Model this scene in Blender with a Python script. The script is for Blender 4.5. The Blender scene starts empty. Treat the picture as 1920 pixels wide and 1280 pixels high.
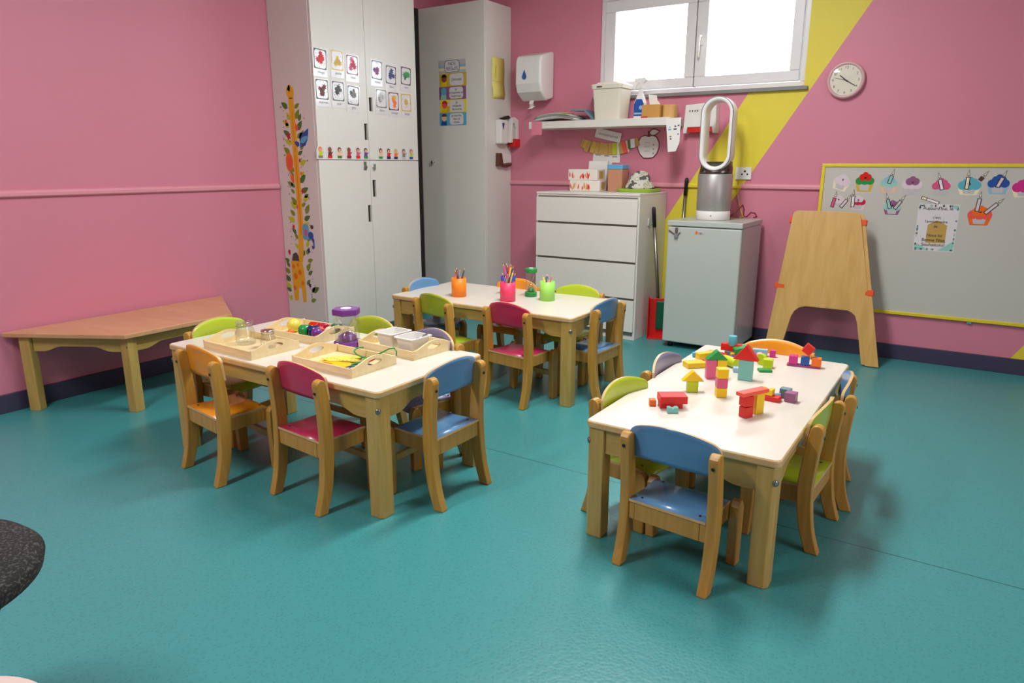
import bpy, bmesh, math, random
from mathutils import Vector, Matrix
PI = math.pi
scene = bpy.context.scene
col = scene.collection
R = math.radians

# ------------------------------------------------------------------ camera
def make_camera():
    yaw, pitch, roll = R(33.226), R(14.0337), R(0.088)
    f = Vector((-math.sin(yaw)*math.cos(pitch), math.cos(yaw)*math.cos(pitch), -math.sin(pitch)))
    r = Vector((math.cos(yaw), math.sin(yaw), 0.0))
    u = r.cross(f)
    c, s = math.cos(roll), math.sin(roll)
    r2, u2 = c*r + s*u, -s*r + c*u
    cam = bpy.data.cameras.new('camera')
    cam.sensor_fit = 'HORIZONTAL'; cam.sensor_width = 36.0
    cam.lens = 1323.357*36.0/1920.0
    cam.clip_start = 0.02
    o = bpy.data.objects.new('camera', cam); col.objects.link(o)
    m = Matrix((( r2.x, u2.x, -f.x, 3.8775), (r2.y, u2.y, -f.y, -4.9316), (r2.z, u2.z, -f.z, 1.1844), (0,0,0,1)))
    o.matrix_world = m
    scene.camera = o
make_camera()

# ------------------------------------------------------------------ world, lamps, exposure
w = bpy.data.worlds.new('sky'); scene.world = w
w.use_nodes = True
bg = w.node_tree.nodes['Background']
bg.inputs[0].default_value = (0.80, 0.91, 1.0, 1.0)
bg.inputs[1].default_value = 13.0
def area(name, loc, sx, sy, power, color=(.955, .985, 1), rot=(0, 0, 0)):
    l = bpy.data.lights.new(name, 'AREA'); l.shape = 'RECTANGLE'; l.size = sx; l.size_y = sy
    l.energy = power; l.color = color
    o = bpy.data.objects.new(name, l); col.objects.link(o); o.location = loc; o.rotation_euler = rot
    return o
CEIL = 2.72
area('ceiling_lamp', (2.56, -2.2, CEIL-.03), .30, 1.25, 66)
area('ceiling_lamp', (1.70, -5.1, CEIL-.03), .30, 1.25, 52)  # unseen lamp behind the camera, added as fill for fronts facing it
area('side_window_daylight', (5.66, -3.3, 1.75), 2.6, 1.2, 32, (.95, .98, 1), (0, R(90), 0))
vs = scene.view_settings
vs.view_transform = 'Standard'; vs.look = 'None'; vs.gamma = 1.0; vs.use_curve_mapping = False
vs.exposure = 0.0

# ------------------------------------------------------------------ materials
def lin(c):
    return c/12.92 if c <= .04045 else ((c+.055)/1.055)**2.4
def S(r, g, b):
    return (lin(r/255), lin(g/255), lin(b/255), 1.0)
def newmat(name):
    m = bpy.data.materials.new(name); m.use_nodes = True
    nt = m.node_tree; p = nt.nodes['Principled BSDF']
    return m, nt, p
def sock(p, *names):
    for n in names:
        if n in p.inputs: return p.inputs[n]
def plain(name, c, rough=.5, metal=0.0, coat=0.0, noise=0.03, scale=30.0, bump=0.0):
    m, nt, p = newmat(name)
    p.inputs['Roughness'].default_value = rough; p.inputs['Metallic'].default_value = metal
    if coat:
        p.inputs['Coat Weight'].default_value = coat; p.inputs['Coat Roughness'].default_value = .12
    tc = nt.nodes.new('ShaderNodeTexCoord'); nz = nt.nodes.new('ShaderNodeTexNoise')
    nz.inputs['Scale'].default_value = scale; nz.inputs['Detail'].default_value = 3
    nt.links.new(tc.outputs['Object'], nz.inputs['Vector'])
    mx = nt.nodes.new('ShaderNodeMix'); mx.data_type = 'RGBA'
    mx.inputs[6].default_value = [max(0, v*(1-noise)) for v in c[:3]]+[1]
    mx.inputs[7].default_value = [min(1, v*(1+noise)) for v in c[:3]]+[1]
    nt.links.new(nz.outputs['Fac'], mx.inputs[0]); nt.links.new(mx.outputs[2], p.inputs['Base Color'])
    if bump:
        b = nt.nodes.new('ShaderNodeBump'); b.inputs['Strength'].default_value = bump; b.inputs['Distance'].default_value = .002
        nt.links.new(nz.outputs['Fac'], b.inputs['Height']); nt.links.new(b.outputs[0], p.inputs['Normal'])
    return m
def wood(name, c1, c2, stretch=(60, 60, 5), rough=.35, coat=.25):
    m, nt, p = newmat(name)
    p.inputs['Roughness'].default_value = rough
    p.inputs['Coat Weight'].default_value = coat; p.inputs['Coat Roughness'].default_value = .2
    tc = nt.nodes.new('ShaderNodeTexCoord'); mp = nt.nodes.new('ShaderNodeMapping')
    mp.inputs['Scale'].default_value = stretch
    nz = nt.nodes.new('ShaderNodeTexNoise'); nz.inputs['Scale'].default_value = 1.0; nz.inputs['Detail'].default_value = 4
    nz.inputs['Distortion'].default_value = .6
    nt.links.new(tc.outputs['Object'], mp.inputs[0]); nt.links.new(mp.outputs[0], nz.inputs['Vector'])
    rp = nt.nodes.new('ShaderNodeValToRGB')
    rp.color_ramp.elements[0].position = .35; rp.color_ramp.elements[0].color = c1
    rp.color_ramp.elements[1].position = .68; rp.color_ramp.elements[1].color = c2
    nt.links.new(nz.outputs['Fac'], rp.inputs[0]); nt.links.new(rp.outputs[0], p.inputs['Base Color'])
    return m
def clear(name, tint=(.96, .98, .98, 1), gloss=.12, rough=.05):
    m = bpy.data.materials.new(name); m.use_nodes = True; nt = m.node_tree
    for n in list(nt.nodes): nt.nodes.remove(n)
    out = nt.nodes.new('ShaderNodeOutputMaterial'); t = nt.nodes.new('ShaderNodeBsdfTransparent'); g = nt.nodes.new('ShaderNodeBsdfGlossy')
    t.inputs[0].default_value = tint; g.inputs['Roughness'].default_value = rough
    lw = nt.nodes.new('ShaderNodeLayerWeight'); lw.inputs[0].default_value = .25
    mm = nt.nodes.new('ShaderNodeMath'); mm.operation = 'MULTIPLY_ADD'; mm.inputs[1].default_value = .40; mm.inputs[2].default_value = gloss
    mx = nt.nodes.new('ShaderNodeMixShader')
    nt.links.new(lw.outputs['Facing'], mm.inputs[0]); nt.links.new(mm.outputs[0], mx.inputs[0])
    nt.links.new(t.outputs[0], mx.inputs[1]); nt.links.new(g.outputs[0], mx.inputs[2]); nt.links.new(mx.outputs[0], out.inputs[0])
    return m

M = {}
PINK = S(206, 108, 130); YEL = S(226, 208, 56)
def pink_wall(name, stripes):
    m, nt, p = newmat(name)
    p.inputs['Roughness'].default_value = .5
    tc = nt.nodes.new('ShaderNodeTexCoord'); nz = nt.nodes.new('ShaderNodeTexNoise')
    nz.inputs['Scale'].default_value = 1.3; nz.inputs['Detail'].default_value = 5
    nt.links.new(tc.outputs['Object'], nz.inputs['Vector'])
    mx = nt.nodes.new('ShaderNodeMix'); mx.data_type = 'RGBA'
    mx.inputs[6].default_value = S(208, 125, 143); mx.inputs[7].default_value = S(215, 132, 151)
    nt.links.new(nz.outputs['Fac'], mx.inputs[0])
    n2 = nt.nodes.new('ShaderNodeTexNoise'); n2.inputs['Scale'].default_value = 160
    nt.links.new(tc.outputs['Object'], n2.inputs['Vector'])
    b = nt.nodes.new('ShaderNodeBump'); b.inputs['Strength'].default_value = .12; b.inputs['Distance'].default_value = .002
    nt.links.new(n2.outputs['Fac'], b.inputs['Height']); nt.links.new(b.outputs[0], p.inputs['Normal'])
    last = mx.outputs[2]
    if stripes:
        sp = nt.nodes.new('ShaderNodeSeparateXYZ'); nt.links.new(tc.outputs['Object'], sp.inputs[0])
        def mth(op, a, c):
            n = nt.nodes.new('ShaderNodeMath'); n.operation = op
            for i, v in enumerate((a, c)):
                if isinstance(v, (int, float)): n.inputs[i].default_value = v
                else: nt.links.new(v, n.inputs[i])
            return n.outputs[0]
        d = mth('SUBTRACT', sp.outputs[0], mth('MULTIPLY', sp.outputs[2], 1/1.6))      # x - z/1.6 is constant along a painted edge
        def band(a, c): return mth('MULTIPLY', mth('GREATER_THAN', d, a), mth('LESS_THAN', d, c))
        yel = mth('MAXIMUM', band(1.470, 1.848), band(4.076, 4.47))
        m2 = nt.nodes.new('ShaderNodeMix'); m2.data_type = 'RGBA'
        m2.inputs[7].default_value = YEL
        nt.links.new(yel, m2.inputs[0]); nt.links.new(last, m2.inputs[6]); last = m2.outputs[2]
    nt.links.new(last, p.inputs['Base Color'])
    return m
M['wall'] = pink_wall('pink_paint', False)
M['wall_stripe'] = pink_wall('pink_and_yellow_paint', True)
def floor_mat():
    m, nt, p = newmat('teal_vinyl')
    tc = nt.nodes.new('ShaderNodeTexCoord')
    nz = nt.nodes.new('ShaderNodeTexNoise'); nz.inputs['Scale'].default_value = 1.1; nz.inputs['Detail'].default_value = 3
    nt.links.new(tc.outputs['Object'], nz.inputs['Vector'])
    mx = nt.nodes.new('ShaderNodeMix'); mx.data_type = 'RGBA'
    mx.inputs[6].default_value = S(60, 141, 141); mx.inputs[7].default_value = S(68, 149, 149)
    nt.links.new(nz.outputs['Fac'], mx.inputs[0])
    vo = nt.nodes.new('ShaderNodeTexVoronoi'); vo.inputs['Scale'].default_value = 95
    nt.links.new(tc.outputs['Object'], vo.inputs['Vector'])
    rp = nt.nodes.new('ShaderNodeValToRGB'); rp.color_ramp.elements[0].position = .05; rp.color_ramp.elements[0].color = (.72, .76, .78, 1)
    rp.color_ramp.elements[1].position = .42; rp.color_ramp.elements[1].color = (1, 1, 1, 1)
    nt.links.new(vo.outputs['Distance'], rp.inputs[0])
    mu = nt.nodes.new('ShaderNodeMix'); mu.data_type = 'RGBA'; mu.blend_type = 'MULTIPLY'; mu.inputs[0].default_value = 1
    nt.links.new(mx.outputs[2], mu.inputs[6]); nt.links.new(rp.outputs[0], mu.inputs[7])
    sp = nt.nodes.new('ShaderNodeSeparateXYZ'); nt.links.new(tc.outputs['Object'], sp.inputs[0])
    ad = nt.nodes.new('ShaderNodeMath'); ad.operation = 'ADD'; ad.inputs[1].default_value = 2.615
    ab = nt.nodes.new('ShaderNodeMath'); ab.operation = 'ABSOLUTE'; lt = nt.nodes.new('ShaderNodeMath'); lt.operation = 'LESS_THAN'; lt.inputs[1].default_value = .0022
    nt.links.new(sp.outputs[1], ad.inputs[0]); nt.links.new(ad.outputs[0], ab.inputs[0]); nt.links.new(ab.outputs[0], lt.inputs[0])
    m3 = nt.nodes.new('ShaderNodeMix'); m3.data_type = 'RGBA'; m3.inputs[7].default_value = S(14, 92, 96)
    nt.links.new(lt.outputs[0], m3.inputs[0]); nt.links.new(mu.outputs[2], m3.inputs[6]); nt.links.new(m3.outputs[2], p.inputs['Base Color'])
    p.inputs['Roughness'].default_value = .34
    p.inputs['Specular IOR Level'].default_value = .6
    b = nt.nodes.new('ShaderNodeBump'); b.inputs['Strength'].default_value = .35; b.inputs['Distance'].default_value = .0012
    nt.links.new(vo.outputs['Distance'], b.inputs['Height']); nt.links.new(b.outputs[0], p.inputs['Normal'])
    return m
M['floor'] = floor_mat()
M['ceiling'] = plain('ceiling_white', S(232, 230, 224), .8)
M['baseboard'] = plain('baseboard_plum', S(62, 56, 80), .45)
M['rail'] = plain('rail_pink', S(222, 148, 160), .4)
M['rail_y'] = plain('rail_yellow', YEL, .4)
M['pvc'] = plain('pvc_white', S(226, 224, 222), .3)
M['pane'] = clear('window_glass', (1, 1, 1, 1), .04)
M['cab'] = plain('cabinet_white', S(224, 221, 211), .33, noise=.01)
M['cab_edge'] = plain('cabinet_gap', S(120, 116, 104), .6)
M['dark'] = plain('dark_slot', S(30, 27, 22), .6)
M['kick'] = plain('kick_board', S(170, 168, 160), .5)
M['chrome'] = plain('chrome', S(205, 200, 192), .18, 1.0)
M['darkchrome'] = plain('dark_chrome', S(120, 112, 108), .22, 1.0)
M['steel'] = plain('steel', S(150, 148, 142), .35, 1.0)
M['grey_pl'] = plain('grey_plastic', S(128, 128, 124), .4)
M['black'] = plain('black_plastic', S(24, 23, 24), .4)
M['white_pl'] = plain('white_plastic', S(232, 230, 224), .25)
M['ivory'] = plain('ivory_plastic', S(226, 220, 200), .35)
M['paper'] = plain('paper_white', S(232, 229, 222), .7)
M['gloss_paper'] = plain('laminated_paper', S(226, 222, 220), .16, coat=.5)
M['yellow_paper'] = plain('yellow_paper', S(236, 222, 120), .6)
M['lam'] = plain('table_laminate', S(222, 214, 199), .3, noise=.008)
M['chairwood'] = wood('beech_chair', S(186, 136, 52), S(201, 152, 68))
M['tablewood'] = wood('birch_table', S(188, 153, 76), S(201, 168, 92))
M['tablewood_x'] = wood('birch_table_apron', S(188, 153, 76), S(201, 168, 92), (6, 60, 60))
M['ply'] = wood('plywood_edge', S(210, 172, 112), S(220, 186, 130), (20, 20, 20))
M['beech_top'] = wood('beech_laminate_top', S(206, 152, 108), S(214, 164, 120), (3, 14, 30), .4)
M['easelwood'] = wood('birch_easel', S(200, 156, 82), S(212, 170, 98), (26, 26, 4), .4)
M['traywood'] = wood('pale_tray_wood', S(230, 206, 152), S(238, 217, 170), (8, 40, 40), .45, .1)
for n, c in dict(blue=(92, 143, 188), lilac=(128, 126, 160), green=(176, 196, 44), pink=(196, 44, 88), orange=(240, 152, 30)).items():  # lilac: blue chair laminate with the pink wall's reflection mixed into its colour
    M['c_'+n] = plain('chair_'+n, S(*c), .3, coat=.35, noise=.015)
COL = dict(silver=(168, 172, 160), red=(214, 30, 22), orange=(240, 112, 24), yellow=(240, 196, 14), lime=(190, 206, 22), green=(36, 144, 66), teal=(120, 188, 178),
           blue=(30, 84, 160), sky=(96, 172, 206), navy=(28, 40, 96), purple=(118, 52, 140), magenta=(206, 48, 132), rose=(214, 90, 130), violet=(150, 60, 112),
           slate=(110, 140, 148), cyan=(90, 176, 190), dgreen=(14, 90, 60), black=(22, 20, 22), white=(236, 234, 230), grey=(130, 126, 122), brown=(96, 56, 34),
           tan=(196, 160, 84), skin=(226, 168, 126), dskin=(140, 78, 54), peach=(240, 190, 150), gold=(212, 176, 64), mint=(150, 206, 190), cream=(238, 228, 190), leaf=(126, 150, 32), leaf2=(74, 120, 50), coral=(240, 90, 70), pale=(220, 206, 210), palegrey=(196, 192, 190), dgrey=(70, 66, 66), maroon=(120, 30, 44), lemon=(238, 222, 90), giraffe=(236, 178, 22), spot=(232, 120, 14), iceblue=(150, 186, 204), plum=(150, 90, 130), wine=(190, 30, 60))
def pc(n, rough=.4):
    k = 'p_%s_%s' % (n, rough)
    if k not in M: M[k] = plain('paint_'+n, S(*COL[n]), rough, noise=.02)
    return M[k]

# ------------------------------------------------------------------ mesh helpers
class MB:
    def __init__(s): s.bm = bmesh.new(); s.mats = []
    def mi(s, m):
        if m not in s.mats: s.mats.append(m)
        return s.mats.index(m)
    def faces(s, fs, m):
        i = s.mi(m)
        for f in fs: f.material_index = i
    def box(s, x0, x1, y0, y1, z0, z1, m):
        v = [s.bm.verts.new(p) for p in ((x0,y0,z0),(x1,y0,z0),(x1,y1,z0),(x0,y1,z0),(x0,y0,z1),(x1,y0,z1),(x1,y1,z1),(x0,y1,z1))]
        fs = [s.bm.faces.new([v[i] for i in q]) for q in ((3,2,1,0),(4,5,6,7),(0,1,5,4),(1,2,6,5),(2,3,7,6),(3,0,4,7))]
        s.faces(fs, m); return v
    def prism(s, pts, axis, a, b, m, mside=None, msel=None):
        """extrude a 2-D outline along an axis: 'x' -> pts are (y,z); 'y' -> (x,z); 'z' -> (x,y)"""
        def P(p, t): return (t, p[0], p[1]) if axis == 'x' else ((p[0], t, p[1]) if axis == 'y' else (p[0], p[1], t))
        A = [s.bm.verts.new(P(p, a)) for p in pts]; B = [s.bm.verts.new(P(p, b)) for p in pts]
        fs = [s.bm.faces.new(A), s.bm.faces.new(B)]; s.faces(fs, m)
        n = len(pts)
        for i in range(n):
            f = s.bm.faces.new((A[i], A[(i+1) % n], B[(i+1) % n], B[i])); f.material_index = s.mi(mside or m)
        bmesh.ops.recalc_face_normals(s.bm, faces=s.bm.faces[:])
        return A, B
    def flat(s, pts, z, m):
        f = s.bm.faces.new([s.bm.verts.new((p[0], p[1], z)) for p in pts]); f.material_index = s.mi(m)
        f.normal_update()
        if f.normal.z < 0: f.normal_flip()
    def lathe(s, prof, m, seg=28, c=(0, 0, 0), caps=True, ax='z'):
        rings = []
        for r, z in prof:
            ring = []
            for k in range(seg):
                t = 2*PI*k/seg
                p = (r*math.cos(t), r*math.sin(t), z)
                if ax == 'x': p = (p[2], p[0], p[1])
                if ax == 'y': p = (p[0], p[2], p[1])
                ring.append(s.bm.verts.new((c[0]+p[0], c[1]+p[1], c[2]+p[2])))
            rings.append(ring)
        i = s.mi(m)
        for a, b in zip(rings, rings[1:]):
            for k in range(seg):
                f = s.bm.faces.new((a[k], a[(k+1) % seg], b[(k+1) % seg], b[k])); f.material_index = i; f.smooth = True
        if caps:
            for ring in (rings[0], rings[-1]):
                f = s.bm.faces.new(ring); f.material_index = i
        bmesh.ops.recalc_face_normals(s.bm, faces=s.bm.faces[:])
    def tube(s, pts, r, m, seg=8):
        pts = [Vector(p) for p in pts]; rings = []
        prev = None
        for i, p in enumerate(pts):
            d = (pts[min(i+1, len(pts)-1)] - pts[max(i-1, 0)]).normalized()
            if prev is None:
                a = d.orthogonal().normalized()
            else:
                a = (prev - d*prev.dot(d)); a = a.normalized() if a.length > 1e-6 else d.orthogonal().normalized()
            prev = a; b = d.cross(a)
            rr = r[i] if isinstance(r, (list, tuple)) else r
            rings.append([s.bm.verts.new(p + rr*(math.cos(2*PI*k/seg)*a + math.sin(2*PI*k/seg)*b)) for k in range(seg)])
        i = s.mi(m)
        for a, b in zip(rings, rings[1:]):
            for k in range(seg):
                f = s.bm.faces.new((a[k], a[(k+1) % seg], b[(k+1) % seg], b[k])); f.material_index = i; f.smooth = True
        for ring in (rings[0], rings[-1]):
            f = s.bm.faces.new(ring); f.material_index = i
        bmesh.ops.recalc_face_normals(s.bm, faces=s.bm.faces[:])
    def ball(s, c, r, m, sc=(1, 1, 1), seg=20, rings=12):
        res = bmesh.ops.create_uvsphere(s.bm, u_segments=seg, v_segments=rings, radius=r)
        i = s.mi(m)
        for v in res['verts']:
            v.co = Vector((v.co.x*sc[0]+c[0], v.co.y*sc[1]+c[1], v.co.z*sc[2]+c[2]))
            for f in v.link_faces: f.material_index = i; f.smooth = True
    def mesh(s, name):
        me = bpy.data.meshes.new(name); s.bm.to_mesh(me); s.bm.free()
        for m in s.mats: me.materials.append(m)
        return me
def link(name, me, parent=None, loc=None, rot=None, bevel=0, seg=2):
    o = bpy.data.objects.new(name, me); col.objects.link(o)
    if parent: o.parent = parent
    if loc: o.location = loc
    if rot: o.rotation_euler = rot
    if bevel:
        b = o.modifiers.new('bevel', 'BEVEL'); b.width = bevel; b.segments = seg; b.limit_method = 'ANGLE'; b.angle_limit = R(38)
    return o
def obj(name, mb, parent=None, loc=None, rot=None, bevel=0, seg=2, label=None):
    o = link(name, mb.mesh(name), parent, loc, rot, bevel, seg)
    if label: o['label'] = label
    return o
def thing(name, label, cat, loc=(0, 0, 0), rot=(0, 0, 0), group=None):
    o = bpy.data.objects.new(name, None); col.objects.link(o)
    o.empty_display_size = .05
    o.location = loc; o.rotation_euler = rot
    o['label'] = label; o['category'] = cat
    if group: o['group'] = group
    return o
def tag(o, label, cat, group=None):
    o['label'] = label; o['category'] = cat
    if group: o['group'] = group
    return o
def struct(name, mb, parent=None, bevel=0):
    o = obj(name, mb, parent, bevel=bevel)
    if not parent: o['kind'] = 'structure'
    return o
def text(body, size, parent, loc, mat, name='lettering', rot=(0, 0, 0), align='CENTER', ext=.0003, shear=0):
    cu = bpy.data.curves.new(name, 'FONT'); cu.body = body; cu.size = size; cu.align_x = align; cu.align_y = 'CENTER'; cu.extrude = ext; cu.shear = shear
    t = bpy.data.objects.new(name+'_tmp', cu); col.objects.link(t)
    dg = bpy.context.evaluated_depsgraph_get(); dg.update()
    me = bpy.data.meshes.new_from_object(t.evaluated_get(dg)); me.materials.clear(); me.materials.append(mat)
    bpy.data.objects.remove(t); bpy.data.curves.remove(cu)
    return link(name, me, parent, loc, rot)
def circ(cx, cy, r, n=20, ry=None, a0=0, a1=2*PI, rot=0):
    ry = ry or r; full = abs(a1-a0-2*PI) < 1e-6
    out = []
    for k in range(n if full else n+1):
        t = a0 + (a1-a0)*k/n
        x, y = r*math.cos(t), ry*math.sin(t)
        out.append((cx + x*math.cos(rot)-y*math.sin(rot), cy + x*math.sin(rot)+y*math.cos(rot)))
    return out
def rrect(x0, x1, y0, y1, r, n=5):
    out = []
    for cx, cy, a in ((x1-r, y1-r, 0), (x0+r, y1-r, PI/2), (x0+r, y0+r, PI), (x1-r, y0+r, 1.5*PI)):
        for k in range(n+1):
            t = a + PI/2*k/n; out.append((cx+r*math.cos(t), cy+r*math.sin(t)))
    return out
def rect(x0, x1, y0, y1): return [(x0, y0), (x1, y0), (x1, y1), (x0, y1)]
def leaf(cx, cy, L, W, a):
    pts = [(0, 0), (.25, .5), (.55, .48), (.8, .25), (1, 0), (.8, -.25), (.55, -.48), (.25, -.5)]
    return [(cx + (p[0]*L)*math.cos(a) - p[1]*W*math.sin(a), cy + p[0]*L*math.sin(a) + p[1]*W*math.cos(a)) for p in pts]
FACE_Y = (PI/2, 0, 0)          # a print hung on a surface that faces -y
FACE_X = (PI/2, 0, PI/2)       # a print hung on a surface that faces +x

# ------------------------------------------------------------------ the room
XR, YF = 5.7, -7.4
b = MB(); b.box(-.1, XR+.1, YF-.1, .3, -.1, 0, M['floor']); struct('floor', b)
b = MB(); b.box(-.1, XR+.1, YF-.1, .3, CEIL, CEIL+.1, M['ceiling']); struct('ceiling', b)
b = MB(); b.box(-.15, 0, YF-.1, 0, 0, CEIL, M['wall']); struct('wall_left', b)
b = MB(); b.box(XR, XR+.15, YF-.1, 0, 0, CEIL, M['wall']); struct('wall_right', b)
b = MB(); b.box(0, XR, YF-.15, YF, 0, CEIL, M['wall']); struct('wall_front', b)
WX0, WX1, WZ0, WZ1 = 1.405, 2.838, 1.675, 2.335
b = MB()
b.box(-.15, WX0, 0, .28, 0, CEIL, M['wall_stripe']); b.box(WX1, XR+.15, 0, .28, 0, CEIL, M['wall_stripe'])
b.box(WX0, WX1, 0, .28, 0, WZ0, M['wall_stripe']); b.box(WX0, WX1, 0, .28, WZ1, CEIL, M['wall_stripe'])
struct('wall_back', b)
b = MB(); b.box(0, .012, YF, -1.81, 0, .093, M['baseboard']); struct('baseboard_left', b, bevel=.003)
b = MB(); b.box(.64, XR, -.012, 0, 0, .093, M['baseboard']); struct('baseboard_back', b, bevel=.003)
def rail_profile(): return [(0, 0), (.012, .0), (.018, .006), (.018, .02), (.012, .03), (0, .034)]
b = MB(); b.prism([(p[0], 1.031+p[1]) for p in rail_profile()], 'y', YF, -1.812, M['rail']); struct('trim_1', b)
b = MB()
def railseg(x0, x1, m): b.prism([(-p[0], 1.031+p[1]) for p in rail_profile()], 'x', x0, x1, m)
railseg(.64, 2.122, M['rail']); railseg(2.122, 2.500, M['rail_y']); railseg(2.500, 3.008, M['rail'])
struct('trim_2', b)

# window: outer frame, two casements, panes, handle, sill
win = bpy.data.objects.new('window_1', None); col.objects.link(win); win.location = (WX0, 0, WZ0); win['kind'] = 'structure'
def wl(x, y, z): return (x-WX0, y, z-WZ0)
def wbox(b, x0, x1, y0, y1, z0, z1, m): b.box(x0-WX0, x1-WX0, y0, y1, z0-WZ0, z1-WZ0, m)
b = MB()
for x0, x1, z0, z1 in ((WX0, WX1, WZ0, 1.70), (WX0, WX1, 2.315, WZ1), (WX0, 1.437, 1.70, 2.315), (2.806, WX1, 1.70, 2.315)):
    wbox(b, x0, x1, .018, .085, z0, z1, M['pvc'])
obj('frame', b, win, bevel=.004)
for x0, x1, px0, px1 in ((1.441, 2.113, 1.523, 2.046), (2.119, 2.802, 2.196, 2.738)):
    b = MB()
    for a0, a1, c0, c1 in ((x0, x1, 1.704, 1.768), (x0, x1, 2.236, 2.311), (x0, px0, 1.768, 2.236), (px1, x1, 1.768, 2.236)):
        wbox(b, a0, a1, .006, .07, c0, c1, M['pvc'])
    sash = obj('casement', b, win, bevel=.005)
    b = MB(); wbox(b, px0, px1, .034, .04, 1.768, 2.236, M['pane']); obj('pane', b, sash)
b = MB(); wbox(b, 2.113, 2.119, .03, .06, 1.704, 2.311, M['dark']); obj('gap_seal', b, win)
b = MB()
wbox(b, 2.142, 2.168, -.006, .006, 1.965, 2.035, M['white_pl'])
b.tube([wl(2.155, -.006, 2.02), wl(2.155, -.034, 2.018), wl(2.155, -.04, 1.99), wl(2.153, -.036, 1.93), wl(2.15, -.03, 1.885)], [.009, .009, .009, .008, .008], M['white_pl'])
obj('handle', b, win)
b = MB(); wbox(b, 1.365, 2.865, -.028, -.0005, 1.646, 1.668, M['grey_pl']); wbox(b, 1.405, 2.838, -.026, .018, 1.668, 1.674, M['pvc']); obj('sill', b, win, bevel=.003)

# ------------------------------------------------------------------ corner cupboards
C1X, C1N, C1F = .385, -1.80, -.852        # front plane x, near and far end y of the double cupboard
t = thing('cupboard', 'tall white double cupboard on left wall with giraffe growth chart on its end', 'cupboard', (.2, -1.33, 0))
o0 = Vector((.2, -1.33, 0))
def lb(b, x0, x1, y0, y1, z0, z1, m): b.box(x0-o0.x, x1-o0.x, y0-o0.y, y1-o0.y, z0-o0.z, z1-o0.z, m)
b = MB(); lb(b, .002, C1X-.02, C1N, C1F, .075, 2.36, M['cab']); obj('carcass', b, t, bevel=.002)
b = MB(); lb(b, .01, C1X-.05, C1N+.01, C1F-.01, 0, .0745, M['kick']); obj('plinth', b, t)
def door(y0, y1, z0, z1, hy0, hy1, hz0, hz1):
    b = MB()
    xa, xb = C1X-.0185, C1X
    for a0, a1, c0, c1 in ((y0, y1, z0, hz0), (y0, y1, hz1, z1), (y0, hy0, hz0, hz1), (hy1, y1, hz0, hz1)):
        lb(b, xa, xb, a0, a1, c0, c1, M['cab'])
    bmesh.ops.remove_doubles(b.bm, verts=b.bm.verts[:], dist=1e-5)
    d = obj('door', b, t)
    b = MB(); lb(b, xa+.001, xa+.004, hy0+.0005, hy1-.0005, hz0+.0005, hz1-.0005, M['dark']); obj('handle_slot', b, d, label='dark handle slot')
    return d
SP = -1.352
d1 = door(C1N+.002, SP-.0015, 1.2165, 2.358, SP-.036, SP-.006, 1.345, 1.45)
d2 = door(SP+.0015, C1F-.002, 1.2165, 2.358, SP+.018, SP+.05, 1.53, 1.618)
d3 = door(C1N+.002, SP-.0015, .078, 1.2125, SP-.036, SP-.006, .805, .918)
d4 = door(SP+.0015, C1F-.002, .078, 1.2125, SP+.018, SP+.05, .972, 1.085)
b = MB(); b.lathe([(.011, 0), (.014, .004), (.012, .014)], M['steel'], 16, (C1X-.2, -1.40+1.33, 1.17), ax='x'); lb(b, C1X, C1X+.006, -1.412, -1.388, 1.15, 1.205, M['steel']); obj('lock', b, d3, bevel=.002, label='grey metal lock')
b = MB(); lb(b, C1X, C1X+.009, -1.335, -1.30, 1.165, 1.195, M['white_pl']); lb(b, C1X+.009, C1X+.017, -1.328, -1.312, 1.15, 1.19, M['grey_pl']); obj('latch', b, d4, bevel=.002, label='white child latch')

C2X, C2Y = .635, -.36
t2 = thing('wardrobe', 'tall white single door wardrobe against the back wall', 'wardrobe', (.33, -.18, 0))
o0 = Vector((.33, -.18, 0))
b = MB(); lb(b, .003, C2X, C2Y+.019, -.002, .05, 2.36, M['cab']); obj('carcass', b, t2, bevel=.002)
b = MB(); lb(b, .0005, .0045, C1F+.004, C2Y-.003, .0, 2.36, M['dark']); obj('gap_shade_strip', b, t2)  # dark strip along the wall, stands in for the shaded gap between cupboards
b = MB(); lb(b, .01, C2X-.004, C2Y+.04, -.01, 0, .0495, M['kick']); obj('plinth', b, t2)
b = MB(); lb(b, .006, C2X-.002, C2Y, C2Y+.0185, .055, 2.357, M['cab']); d5 = obj('door', b, t2, bevel=.002)
b = MB(); b.lathe([(.006, 0), (.006, -.012), (.013, -.018), (.014, -.026), (.009, -.031)], M['chrome'], 18, (.128-.33, C2Y+.18, 1.205), ax='y'); obj('knob', b, d5)

# ---- growth chart on the cupboard end (faces -y)
g = thing('growth_chart', 'colourful giraffe growth chart sticker on the end of the white cupboard', 'sticker', (.17, C1N-.0006, .29), FACE_Y)
NK = [(.0, 1.33), (.005, 1.10), (.01, .85), (.012, .6), (.008, .4), (-.02, .26)]     # neck centre line (u, v)
def nku(v):
    for (u1, v1), (u0, v0) in zip(NK, NK[1:]):
        if v0 <= v <= v1: return u0 + (u1-u0)*(v-v0)/(v1-v0)
    return NK[0][0] if v > NK[0][1] else NK[-1][0]
b = MB()
lft = [(nku(v)-.024, v) for v in (1.30, 1.1, .9, .7, .5, .35, .27)]; rgt = [(nku(v)+.024, v) for v in (.27, .35, .5, .7, .9, 1.1, 1.30)]
b.prism(lft+rgt, 'z', 0, .0008, pc('giraffe'))
b.prism([(-.11, .27), (-.09, .275), (.0, .27), (.012, .2), (.018, .06), (.014, .005), (-.015, .0), (-.022, .09), (-.05, .1), (-.062, .01), (-.1, .005), (-.108, .12)], 'z', 0, .0008, pc('giraffe'))
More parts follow.
